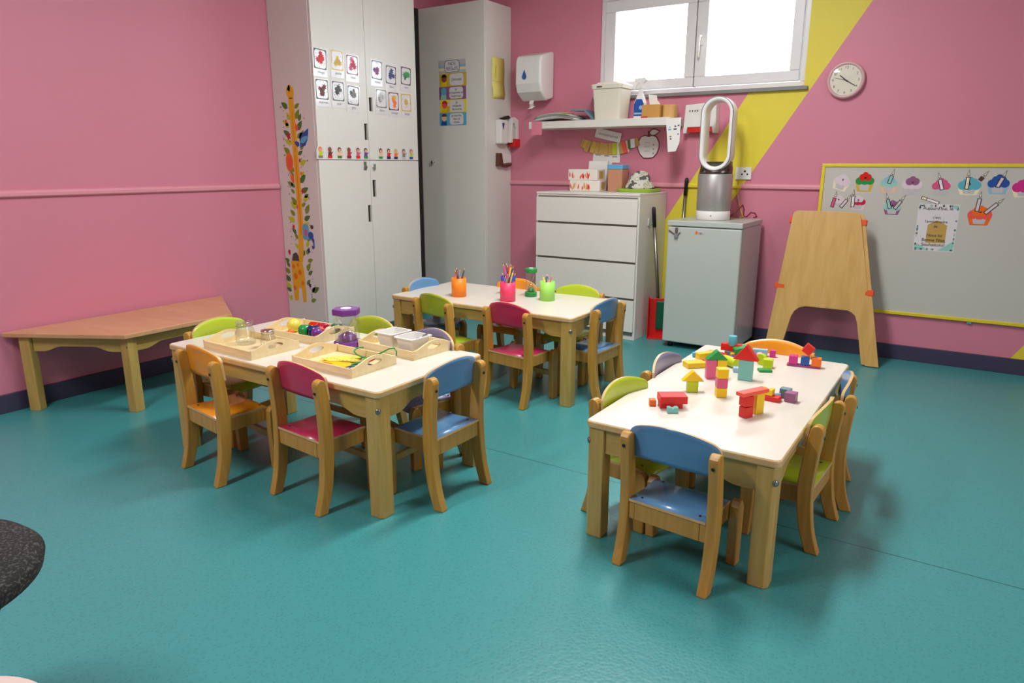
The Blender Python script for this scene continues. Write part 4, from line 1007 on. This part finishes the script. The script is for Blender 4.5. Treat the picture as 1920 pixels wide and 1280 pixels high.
table(2.914, 3.513, -3.037, -1.866, .40, 'low rectangular child table covered with toy blocks')
# trapezoid side table on the left wall
def trapezoid():
    h = .40
    P4 = [(.02, -3.522), (.556, -3.216), (.556, -2.630), (.02, -2.318)]
    t = thing('side_table', 'trapezoid beech side table against the pink left wall', 'table', (.29, -2.92, 0))
    L_ = [(x-.29, y+2.92) for x, y in P4]
    b = MB(); b.prism(L_, 'z', h-.024, h, M['beech_top']); obj('tabletop', b, t, bevel=.005, seg=3)
    zt = h-.0245; C = Vector((-.03, 0))
    legs = []
    ctr = [(.075-.29, -3.435+2.92), (.502-.29, -3.175+2.92), (.502-.29, -2.672+2.92), (.075-.29, -2.405+2.92)]
    angs = [R(29.7), R(45), R(-45), R(-30)]
    for (x, y), a in zip(ctr, [R(30), R(15), R(-15), R(-30)]):
        ca, sa = math.cos(a), math.sin(a); q_ = []
        for u, v_ in rrect(-.027, .027, -.027, .027, .006, 2): q_.append((x+u*ca-v_*sa, y+u*sa+v_*ca))
        b = MB(); b.prism(q_, 'z', 0, zt, M['tablewood']); lg = obj('leg', b, t, bevel=.002)
    for i, (x, y) in enumerate(ctr[1:3]):
        b = MB(); b.lathe([(.0095, 0), (.009, .004), (.004, .0055)], M['steel'], 18); d = Vector((.85, -.5 if i == 0 else .5, 0))
        bo = obj('bolt', b, t, (x+d.x*.0275, y+d.y*.0275*1.1, zt-.045)); bo.rotation_euler = d.to_track_quat('Z', 'Y').to_euler()
    for i in range(4):
        p0, p1 = Vector(ctr[i]), Vector(ctr[(i+1) % 4]); d = (p1-p0); Ln = d.length-.062; d.normalize(); s0 = p0+d*.031
        b = MB(); b.prism([(u, z) for u, z in wave(Ln, .075, .05, zt)], 'y', -.009, .009, M['tablewood_x'])
        obj('apron', b, t, (s0.x, s0.y, 0), (0, 0, math.atan2(d.y, d.x)), bevel=.0015)
trapezoid()

# ------------------------------------------------------------------ on the tray table
def tray(cx, cy, rz, label):
    t = thing('serving_tray', label, 'tray', (cx, cy, .4603), (0, 0, R(rz)), 'wooden trays on the table')
    hx, hy, w_ = .159, .112, .007
    b = MB(); b.box(-hx, hx, -hy, hy, 0, .006, M['traywood']); obj('base', b, t)
    for s in (-1, 1):
        b = MB(); b.box(-hx+w_, hx-w_, min(s*hy, s*(hy-w_)), max(s*hy, s*(hy-w_)), .0062, .033, M['traywood']); obj('side_wall', b, t, bevel=.0012)
    for s in (-1, 1):
        top = [(-hy, .0062), (-hy, .036)]
        for k in range(1, 16):
            u = -hy+2*hy*k/16; top.append((u, .034+.025*math.sin(PI*k/16)**1.6))
        top += [(hy, .036), (hy, .0062)]
        slot = circ(0, .042, .036, 18, .0125)
        b = MB(); x0, x1 = sorted((s*hx, s*(hx-w_)))
        # plate with an oval grip hole: upper band and lower band meet at the hole
        upper = [p_ for p_ in top[1:-1]]
        hl = [p_ for p_ in circ(0, .036, .036, 12, .0115, a0=PI, a1=0)]
        ll = [p_ for p_ in circ(0, .036, .036, 12, .0115, a0=PI, a1=2*PI)]
        b.prism([(-hy, .036)]+top[2:-2]+[(hy, .036), (hy, .030)]+[(.036, .036)]+hl[::-1][1:]+[(-hy, .030)], 'x', x0, x1, M['traywood'])
        b.prism([(-hy, .0062), (-hy, .030)]+ll+[(hy, .030), (hy, .0062)], 'x', x0, x1, M['traywood'])
        obj('handle_wall', b, t)
    return t
tray(1.473, -3.190, -2, 'pale wooden tray with two glass jars at near left of table')
tray(1.487, -2.900, 1, 'pale wooden tray holding coloured toy pots at far left')
tray(1.962, -3.150, -1, 'pale wooden tray with yellow lacing cards at the near edge')
tray(1.995, -2.845, -4, 'pale wooden tray holding two white tubs at far right')
TZ = .4603+.0065
gl = clear('jar_glass', (.985, .995, .99, 1), .06, .03)
def jar(x, y, s_, lab, lid):
    t = thing('glass_jar', lab, 'jar', (x, y, TZ+.0003))
    b = MB(); b.lathe([(.002, .001), (.034*s_, .001), (.036*s_, .006), (.036*s_, .045*s_), (.03*s_, .058*s_), (.027*s_, .066*s_), (.029*s_, .076*s_), (.0265*s_, .076*s_), (.0245*s_, .066*s_), (.034*s_, .045*s_), (.034*s_, .008), (.002, .006)], gl, 32, caps=False); obj('body', b, t)
    b = MB(); b.lathe([(.001, .086*s_), (.02*s_, .086*s_), (.031*s_, .084*s_), (.031*s_, .0765*s_), (.001, .0765*s_)], M['chrome'] if lid == 'metal' else gl, 32, caps=False); obj('lid', b, t)
    b = MB(); pts = [(.0295*s_*math.cos(a), .0295*s_*math.sin(a), .068*s_) for a in [2*PI*k/24 for k in range(25)]]; b.tube(pts, .0012, M['steel'], 6); obj('wire_clip', b, t)
jar(1.405, -3.165, 1.12, 'taller clear glass jar with glass lid in the near left tray', 'glass')
jar(1.535, -3.155, .85, 'small glass jar with shiny metal lid in the near left tray', 'metal')
# toy pots
def pot(kind, c, x, y, a, z, lab, s_=1.0):
    b = MB(); m = pc(c, .25)
    if kind == 'ball': b.ball((0, 0, .026*s_), .026*s_, m)
    elif kind == 'cup':
        b.lathe([(.001, 0), (.02*s_, 0), (.024*s_, .006), (.025*s_, .045*s_), (.0225*s_, .045*s_), (.021*s_, .01), (.001, .008)], m, 24, caps=False, ax='x'); 
        for v_ in b.bm.verts: v_.co.z += .0251*s_
    else:
        b.lathe([(.018*s_, 0), (.02*s_, .004), (.02*s_, .04*s_), (.018*s_, .044*s_)], m, 24, ax='x')
        for v_ in b.bm.verts: v_.co.z += .0202*s_
    o = obj('toy_pot', b, None, (x, y, z), (0, 0, R(a))); tag(o, lab, 'toy', 'coloured toy pots in the far left tray')
    return o
POTS = [('ball', 'lemon', 1.405, -2.915, 0, 0, 'yellow ball at left end of the toy pot tray', 1.15), ('cyl', 'red', 1.452, -2.862, 10, 0, 'orange red cylinder behind the green pot', 1.05), ('cup', 'green', 1.487, -2.950, 20, 0, 'green toy cup in the middle of the tray', 1.0),
        ('cup', 'navy', 1.540, -2.955, 60, 0, 'dark blue toy cup beside the green one', 1.0), ('ball', 'purple', 1.592, -2.950, 0, 0, 'purple ball at near right of the toy pot tray', .95), ('cyl', 'wine', 1.515, -2.852, -20, 0, 'dark red cylinder at the back of the tray', 1.1),
        ('cyl', 'coral', 1.548, -2.895, -35, 0, 'coral cylinder in the middle right of the tray', 1.0), ('cup', 'dgreen', 1.578, -2.852, 15, 0, 'dark green toy cup at the back right', .95), ('ball', 'orange', 1.447, -2.968, 0, 0, 'small orange ball at the near rim', .55),
        ('ball', 'cream', 1.612, -2.898, 0, 0, 'cream ball at right end of the tray', .9), ('ball', 'blue', 1.60, -2.995, 0, 0, '', 0)]
for k_, c_, x_, y_, a_, z_, l_, s_ in POTS:
    if s_: pot(k_, c_, x_, y_, a_, TZ+.0004, l_, s_)
o = pot('cyl', 'yellow', 1.470, -2.905, 75, TZ+.0004, 'yellow cylinder tucked behind the green cup', .8)
# sand timers
def timer(x, y, z, h, r_, c, seg, lab, sand):
    t = thing('sand_timer', lab, 'sand timer', (x, y, z)); m = pc(c, .3); ck = h*.16
    for nm, z0 in (('base_cap', 0), ('top_cap', h-ck)):
        b = MB(); b.lathe([(r_, z0), (r_, z0+ck)], m, seg)
        for f in b.bm.faces: f.smooth = seg > 8
        o = obj(nm, b, t, bevel=.003)
    b = MB(); b.prism(circ(0, 0, r_*.38, 20), 'z', h+.0002, h+.001, pc('white')); obj('top_disc', b, t)
    cl = M.get('clear') or clear('clear_plastic', (.97, .98, .98, 1), .07); M['clear'] = cl
    b = MB(); b.lathe([(r_*.86, ck+.0003), (r_*.86, h-ck-.0003)], cl, 32, caps=False); obj('sleeve', b, t)
    b = MB(); q_ = h-2*ck; b.lathe([(r_*.7, ck+.002), (r_*.68, ck+q_*.22), (r_*.3, ck+q_*.42), (r_*.06, ck+q_*.5), (r_*.3, ck+q_*.58), (r_*.68, ck+q_*.78), (r_*.7, h-ck-.002)], cl, 28, caps=False); obj('glass_bulbs', b, t)
    b = MB(); b.lathe([(r_*.64, ck+.003), (r_*.63, ck+q_*sand*.6), (r_*.3, ck+q_*sand), (.001, ck+q_*(sand+.06))], m, 28); obj('sand', b, t)
timer(1.768, -2.945, .4603, .158, .058, 'purple', 6, 'purple sand timer standing between the wooden trays', .28)
# lacing cards, lace, peg
b = MB(); b.prism([(-.09, -.03), (-.06, .01), (-.02, .035), (.03, .05), (.06, .04), (.02, .015), (.065, .0), (.055, -.02), (.0, -.03), (-.04, -.05)], 'z', 0, .004, pc('lemon')); 
for k in range(9): b.prism(circ(-.07+.015*k, -.022+.006*math.sin(k), .003, 8), 'z', .004, .0045, pc('grey'))
o = obj('lacing_card', b, None, (1.945, -3.125, TZ+.0045), (0, 0, R(12)), bevel=.001); tag(o, 'yellow animal shaped lacing card lying on top in the near tray', 'toy')
b = MB(); b.prism([(-.07, -.035), (-.02, .0), (.04, .03), (.075, .02), (.07, -.02), (.02, -.04), (-.03, -.05)], 'z', 0, .004, pc('yellow')); b.flat([(-.05, -.03), (.0, -.02), (.01, -.03), (-.03, -.042)], .0042, pc('orange'))
o = obj('lacing_card', b, None, (1.945, -3.17, TZ+.0003), (0, 0, R(-8)), bevel=.001); tag(o, 'lower yellow lacing card with orange patch near the tray front', 'toy')
b = MB(); b.prism([(-.05, -.05), (.055, -.03), (.06, .03), (.02, .05), (-.03, .03)], 'z', 0, .004, pc('navy')); 
for k in range(12): b.flat(circ(-.03+.013*(k % 6), -.02+.03*(k//6), .005, 8), .0043, pc('white' if k % 2 else 'iceblue'))
o = obj('lacing_card', b, None, (2.055, -3.17, TZ+.0003), (0, 0, R(20)), bevel=.001); tag(o, 'dark blue and white spotted lacing card at right of the near tray', 'toy')
b = MB()
pts = []
for k in range(22):
    a = 2*PI*k/21*1.1+2.2; pts.append((1.995+.033*math.cos(a), -3.085+.03*math.sin(a), TZ+.02+.022*math.sin(a*.5+.4)))
pts += [(2.02, -3.10, TZ+.02), (2.04, -3.13, TZ+.012), (2.03, -3.18, TZ+.01), (2.06, -3.2, TZ+.012), (2.085, -3.17, TZ+.016), (2.05, -3.14, TZ+.018), (2.075, -3.125, TZ+.03), (2.11, -3.11, TZ+.05), (2.135, -3.09, TZ+.066), (2.155, -3.085, TZ+.07), (2.168, -3.088, TZ+.06), (2.170, -3.092, TZ+.045)]
b.tube(pts, .0028, pc('green'), 7); o = obj('lace', b); tag(o, 'green lace curling out of the near lacing tray', 'lace')
b = MB(); b.lathe([(.004, -.03), (.008, -.026), (.008, .022), (.005, .028)], pc('red', .3), 16, ax='y'); o = obj('threading_peg', b, None, (2.104, -3.165, TZ+.035), (R(8), 0, R(-8))); tag(o, 'red peg lying across the grip of the near lacing tray', 'toy')
# white tubs and tweezers
def tub(x, y, a, lab):
    t = thing('plastic_tub', lab, 'tub', (x, y, TZ+.0003), (0, 0, R(a)), 'white tubs in the far right tray'); m = M['white_pl']
    b = MB(); Lx, Ly = .098, .112; prev = None
    def ring(sx, sy, z): return [b.bm.verts.new((p_[0], p_[1], z)) for p_ in rrect(-sx/2, sx/2, -sy/2, sy/2, .012, 4)]
    rs = [ring(.076, .088, 0), ring(Lx-.006, Ly-.006, .058), ring(Lx+.008, Ly+.008, .06), ring(Lx+.008, Ly+.008, .064), ring(Lx-.008, Ly-.008, .064), ring(.072, .084, .004)]
    i = b.mi(m); n = len(rs[0])
    for A, B in zip(rs, rs[1:]):
        for k in range(n):
            f = b.bm.faces.new((A[k], A[(k+1) % n], B[(k+1) % n], B[k])); f.material_index = i
    for r_ in (rs[0], rs[-1]):
        f = b.bm.faces.new(r_); f.material_index = i
    bmesh.ops.recalc_face_normals(b.bm, faces=b.bm.faces[:]); obj('body', b, t)
tub(1.945, -2.862, -3, 'left white plastic tub in the far right tray'); tub(2.068, -2.882, -3, 'right white plastic tub with tweezers in it')
b = MB(); b.tube([(.0, -.03, .0), (.004, .0, .012), (.012, .045, .028)], .0028, M['steel'], 8); b.tube([(.016, -.03, .004), (.015, .0, .014), (.012, .045, .028)], .0028, M['steel'], 8)
o = obj('tweezers', b, None, (2.075, -2.865, TZ+.040), (0, 0, R(-15))); tag(o, 'dark metal tweezers resting in the right white tub', 'tweezers')

# ------------------------------------------------------------------ on the pencil table
def cup(x, y, c, rgb, lab, pens, name):
    m = plain('cup_'+name, S(*rgb), .45); z = .4603; r_ = .042; h = .105
    t = thing('pencil_cup', lab, 'cup', (x, y, z), (0, 0, 0), 'pencil cups on the table')
    b = MB(); b.lathe([(.001, .0), (r_, .0), (r_, h), (r_-.0025, h), (r_-.0025, .003), (.001, .003)], m, 36, caps=False); obj('body', b, t)
    for i, (pc_, a, tilt, L) in enumerate(pens):
        a = R(a); d = Vector((math.cos(a)*math.sin(R(tilt)), math.sin(a)*math.sin(R(tilt)), math.cos(R(tilt))))
        base = Vector((x, y, z+.005)) - Vector((math.cos(a), math.sin(a), 0))*.012
        b = MB(); q = Vector((0, 0, 0)); b.tube([q, d*(L-.014)], .0043, pc(pc_, .35), 6); 
        o = thing('pencil', '%s pencil in the %s cup' % (PN[pc_], name), 'pencil', base, (0, 0, 0), 'pencils in the %s cup' % name)
        obj('barrel', b, o); b = MB(); b.tube([d*(L-.0138), d*(L-.004), d*L], [.0043, .0016, .0006], pc('peach'), 6); obj('tip', b, o)
PN = dict(coral='coral', orange='orange', navy='dark blue', brown='brown', purple='purple', dgrey='dark grey', magenta='magenta', wine='crimson', red='red', yellow='yellow', green='green', gold='golden', black='black', maroon='maroon', rose='pink', blue='blue', sky='light blue', slate='slate')
cup(1.456, -1.785, 'orange', (250, 136, 12), 'orange pencil cup at the left of the pencil table', [('coral', 170, 17, .15), ('brown', 190, 9, .158), ('purple', 20, 8, .145), ('dgrey', 5, 17, .165), ('tan', 350, 11, .15)] if False else [('coral', 170, 17, .15), ('brown', 200, 9, .16), ('purple', 20, 8, .145), ('dgrey', 8, 18, .168), ('slate', 330, 11, .15)], 'orange')
cup(1.652, -1.575, 'blue', (28, 60, 160), 'dark blue pencil cup behind the pink one', [('magenta', 180, 16, .175), ('wine', 150, 11, .175), ('red', 40, 8, .17), ('yellow', 10, 11, .168), ('navy', 355, 17, .168), ('maroon', 210, 6, .165)], 'blue')
cup(1.767, -1.752, 'pink', (236, 62, 104), 'pink pencil cup in the middle of the pencil table', [('purple', 190, 17, .155), ('green', 200, 11, .135), ('red', 120, 5, .145), ('gold', 15, 15, .172), ('black', 340, 12, .145), ('blue', 5, 21, .162)], 'pink')
cup(1.935, -1.612, 'lime', (160, 222, 96), 'lime green pencil cup right of the green sand timer', [('yellow', 190, 17, .14), ('orange', 180, 7, .135), ('navy', 60, 3, .14), ('blue', 270, 5, .138), ('rose', 355, 17, .142)], 'lime')
timer(1.795, -1.557, .4603, .16, .034, 'green', 32, 'green sand timer standing between the pink and lime cups', .2)

# ------------------------------------------------------------------ toy blocks
BZ = .4003
GBK = 'toy blocks on the low table'
def blk(shape, c, x, y, z, a, lab, dims=(.038, .038, .038), rot=None, name=None):
    b = MB(); m = pc(c, .38); dx, dy, dz = dims
    if shape == 'box': b.box(-dx/2, dx/2, -dy/2, dy/2, 0, dz, m)
    elif shape == 'tri': b.prism([(-dx/2, 0), (dx/2, 0), (0, dz)], 'y', -dy/2, dy/2, m)
    elif shape == 'cyl': b.lathe([(dx/2, 0), (dx/2, dz)], m, 28)
    elif shape == 'cylx':
        b.lathe([(dx/2, -dy/2), (dx/2, dy/2)], m, 28, ax='x')
        for v_ in b.bm.verts: v_.co.z += dx/2
    elif shape == 'half': b.prism(circ(0, 0, dx/2, 16, dz, a0=0, a1=PI), 'y', -dy/2, dy/2, m)
    elif shape == 'arch': b.prism([(-dx/2, 0), (-dx/2, dz), (dx/2, dz), (dx/2, 0)]+circ(0, 0, dx*.28, 12, dz*.62, a0=0, a1=PI), 'y', -dy/2, dy/2, m)
    elif shape == 'vee': b.prism([(-dx/2, 0), (-dx/2, dz), (-dx*.2, dz), (.0, dz*.72), (dx*.2, dz), (dx/2, dz), (dx/2, 0)], 'y', -dy/2, dy/2, m)
    o = obj(name or {'box': 'toy_block', 'tri': 'toy_triangle_block', 'cyl': 'toy_cylinder_block', 'cylx': 'toy_cylinder_block', 'half': 'toy_half_round_block', 'arch': 'toy_arch_block', 'vee': 'toy_notched_block'}[shape], b, None, (x, y, z), rot or (0, 0, R(a)), bevel=.0022 if shape in ('box', 'tri', 'arch', 'vee', 'half') else .0015)
    tag(o, lab, 'toy block', GBK)
u = .038
# cluster at near left
blk('box', 'red', 3.092, -2.765, BZ, 32, 'red slab lying under the large red block at near left', (.075, .045, .018))
blk('box', 'red', 3.098, -2.765, BZ+.0185, 34, 'large red block resting on another red slab at near left', (.09, .06, .026))
blk('box', 'orange', 3.037, -2.785, BZ, 30, 'small orange block at the left of the near red pile', (.022, .026, .022))
blk('vee', 'teal', 3.120, -2.818, BZ, 32, 'small pale teal notched block in front of the near red pile', (.036, .02, .02))
# yellow roof
blk('box', 'lime', 3.097, -2.565, BZ, 30, 'lime cube standing under the yellow triangle', (u, u*.8, .04))
blk('tri', 'yellow', 3.097, -2.565, BZ+.0403, 30, 'yellow triangle roof on the lime cube', (.078, u*.8, .038))
# pillar
for k, (c, lab) in enumerate((('yellow', 'yellow cube at the bottom of the three cube pillar'), ('rose', 'pink cube in the middle of the three cube pillar'), ('yellow', 'yellow cube on top of the three cube pillar'))):
    blk('box', c, 3.200, -2.565, BZ+k*.0343, 28+3*k, lab, (.036, .036, .034))
# house
blk('box', 'rose', 3.100, -2.370, BZ, 30, 'pink upright block holding the left of the green roof', (.036, .034, .075))
blk('box', 'yellow', 3.1325, -2.3505, BZ, 30, 'yellow upright block holding the right of the green roof', (.036, .034, .075))
blk('tri', 'green', 3.1165, -2.360, BZ+.0753, 30, 'green triangle roof on the pink and yellow blocks', (.08, .036, .036))
# tall teal house
blk('box', 'teal', 3.216, -2.316, BZ, 5, 'tall pale teal block standing on the table', (.05, .034, .078))
blk('tri', 'red', 3.214, -2.316, BZ+.0783, 5, 'large red triangle roof on the teal block', (.092, .036, .058))
# red gate
blk('box', 'red', 3.331, -2.725, BZ, 62, 'red cube at the bottom of the leaning gate', (.034, .03, .036))
blk('box', 'red', 3.329, -2.722, BZ+.0365, 55, 'second red cube stacked in the leaning gate', (.034, .032, .034))
blk('box', 'yellow', 3.350, -2.668, BZ, 62, 'yellow upright block of the leaning gate', (.036, .028, .0705))
blk('box', 'coral', 3.340, -2.697, BZ+.0711, 62, 'long coral red plank lying across the leaning gate', (.115, .034, .013))
# red slab group
blk('box', 'red', 3.352, -2.510, BZ, -6, 'red slab lying flat under a yellow block at centre right', (.075, .034, .018))
blk('vee', 'yellow', 3.342, -2.508, BZ+.0183, -6, 'yellow notched block on the red slab', (.045, .03, .022))
blk('box', 'slate', 3.392, -2.452, BZ, -4, 'grey blue cube behind the mauve cube', (.036, .03, .034))
blk('box', 'plum', 3.418, -2.487, BZ, -4, 'mauve cube at right of the red slab', (.036, .034, .034))
blk('cylx', 'iceblue', 3.366, -2.474, BZ, 30, 'pale blue cylinder behind the red slab', (.018, .03, .018))
# far right group
blk('box', 'violet', 3.362, -2.005, BZ, 8, 'thin purple plank carrying three cubes at the far right', (.125, .036, .007))
blk('box', 'magenta', 3.322, -2.008, BZ+.0073, 8, 'magenta cube on left of the purple plank', (.033, .033, .034))
blk('box', 'blue', 3.366, -2.003, BZ+.0073, 8, 'dark blue cube in the middle of the purple plank', (.032, .032, .034))
blk('box', 'orange', 3.408, -1.998, BZ+.0073, 8, 'orange cube on right of the purple plank', (.036, .034, .034))
blk('box', 'red', 3.364, -2.004, BZ+.0573, 8, 'red cube balanced on its edge on the dark blue cube', (.036, .032, .036), (0, R(35), R(8)))
# the pile
blk('box', 'yellow', 2.999, -2.250, BZ, 45, 'flat yellow block at the left rim of the far pile', (.085, .05, .022))
blk('box', 'yellow', 2.992, -2.098, BZ, 55, 'second yellow block further back in the pile', (.085, .03, .026))
blk('box', 'sky', 2.948, -2.105, BZ, 30, 'tiny light blue cube at the left of the far pile', (.02, .02, .02))
blk('box', 'red', 3.020, -2.026, BZ, -12, 'long red plank lying at the back of the far pile', (.085, .028, .014))
blk('box', 'red', 3.036, -2.190, BZ, 45, 'red slab beside the flat yellow block', (.07, .034, .022))
blk('box', 'green', 3.045, -2.115, BZ, 20, 'flat green block behind the green roof', (.06, .04, .012))
blk('vee', 'red', 3.071, -2.005, BZ+.0243, 5, 'red notched block carrying the blue cylinder', (.085, .03, .03))
blk('box', 'slate', 3.071, -2.005, BZ, 5, 'grey slab under the red notched block', (.05, .034, .024))
blk('cyl', 'cyan', 3.074, -2.005, BZ+.0463, 0, 'blue cylinder standing on top of the pile', (.034, .034, .042))
blk('box', 'green', 3.124, -2.020, BZ+.0183, 32, 'dark green block leaning at the back of the pile', (.066, .042, .034), (0, R(-14), R(32)))
blk('box', 'purple', 3.098, -2.066, BZ, 40, 'small purple cube under the dark green block', (.022, .022, .02))
blk('box', 'navy', 3.158, -2.095, BZ, 10, 'dark blue flat block between lime cylinder and teal house', (.05, .03, .016))
blk('cylx', 'lime', 3.115, -2.165, BZ, -32, 'lime cylinder lying on its side in front of the pile', (.04, .072, .04))
blk('box', 'iceblue', 3.160, -2.228, BZ, 20, 'light blue block beside the teal house', (.03, .03, .018))
blk('cylx', 'lime', 3.214, -2.072, BZ, 70, 'lime disc standing on its rim right of the red roof', (.046, .016, .046))
blk('box', 'lime', 3.246, -2.100, BZ, 8, 'lime cube at the right of the pile', (.037, .036, .036))
blk('box', 'green', 3.250, -2.163, BZ, 30, 'flat dark green tile in front of the lime cube', (.05, .034, .01))
blk('box', 'orange', 3.062, -2.060, BZ, 15, 'small orange block at the foot of the pile', (.026, .018, .014))
blk('box', 'yellow', 3.0875, -2.035, BZ, 35, 'small yellow block beside the orange one in the pile', (.02, .02, .022))
blk('arch', 'iceblue', 3.172, -1.934, BZ, 12, 'pale blue arch block at the back of the pile', (.06, .026, .03))
blk('box', 'magenta', 3.222, -1.925, BZ, 12, 'magenta cube at the right of the pale blue arch', (.024, .026, .03))
blk('box', 'rose', 3.190, -2.000, BZ, 25, 'pink block behind the lime disc', (.034, .03, .022))
blk('box', 'dgreen', 3.095, -2.220, BZ, 30, 'dark green block behind the pink and yellow house', (.034, .03, .02))

# ------------------------------------------------------------------ adult seats at the near left
def speckle():
    m, nt, p_ = newmat('black_felt'); tc = nt.nodes.new('ShaderNodeTexCoord'); nz = nt.nodes.new('ShaderNodeTexNoise'); nz.inputs['Scale'].default_value = 170; nz.inputs['Detail'].default_value = 6
    rp = nt.nodes.new('ShaderNodeValToRGB'); rp.color_ramp.elements[0].position = .5; rp.color_ramp.elements[0].color = S(30, 28, 26); rp.color_ramp.elements[1].position = .72; rp.color_ramp.elements[1].color = S(96, 92, 86)
    nt.links.new(tc.outputs['Object'], nz.inputs['Vector']); nt.links.new(nz.outputs['Fac'], rp.inputs[0]); nt.links.new(rp.outputs[0], p_.inputs['Base Color']); p_.inputs['Roughness'].default_value = .95
    return m
t_ = thing('adult_chair', 'black upholstered adult chair seat at the left photo edge', 'chair', (2.283, -4.592, 0))
b = MB(); b.lathe([(.2, .40), (.235, .41), (.24, .43), (.225, .446), (.001, .45)], speckle(), 64, caps=True); obj('seat', b, t_)
for k in range(4):
    a = R(42+90*k); b = MB(); b.tube([(.185*math.cos(a), .185*math.sin(a), .402), (.13*math.cos(a), .13*math.sin(a), .3), (.08*math.cos(a), .08*math.sin(a), .002)], .010, M['black'], 10); obj('leg', b, t_)
b = MB(); b.tube([(.15*math.cos(a), .15*math.sin(a), .398) for a in [2*PI*k/32 for k in range(33)]], .009, M['black'], 8); obj('frame_ring', b, t_)
t_ = thing('stool', 'white round seat just showing at the bottom left photo corner', 'stool', (2.760, -4.699, 0))
b = MB(); b.lathe([(.13, .365), (.146, .376), (.15, .388), (.15, .398), (.147, .40), (.001, .40)], plain('pale_seat', S(226, 200, 190), .4), 48); obj('seat', b, t_)
for k in range(4):
    a = R(45+90*k); b = MB(); b.tube([(.11*math.cos(a), .11*math.sin(a), .371), (.14*math.cos(a), .14*math.sin(a), .002)], .012, M['white_pl'], 10); obj('leg', b, t_)
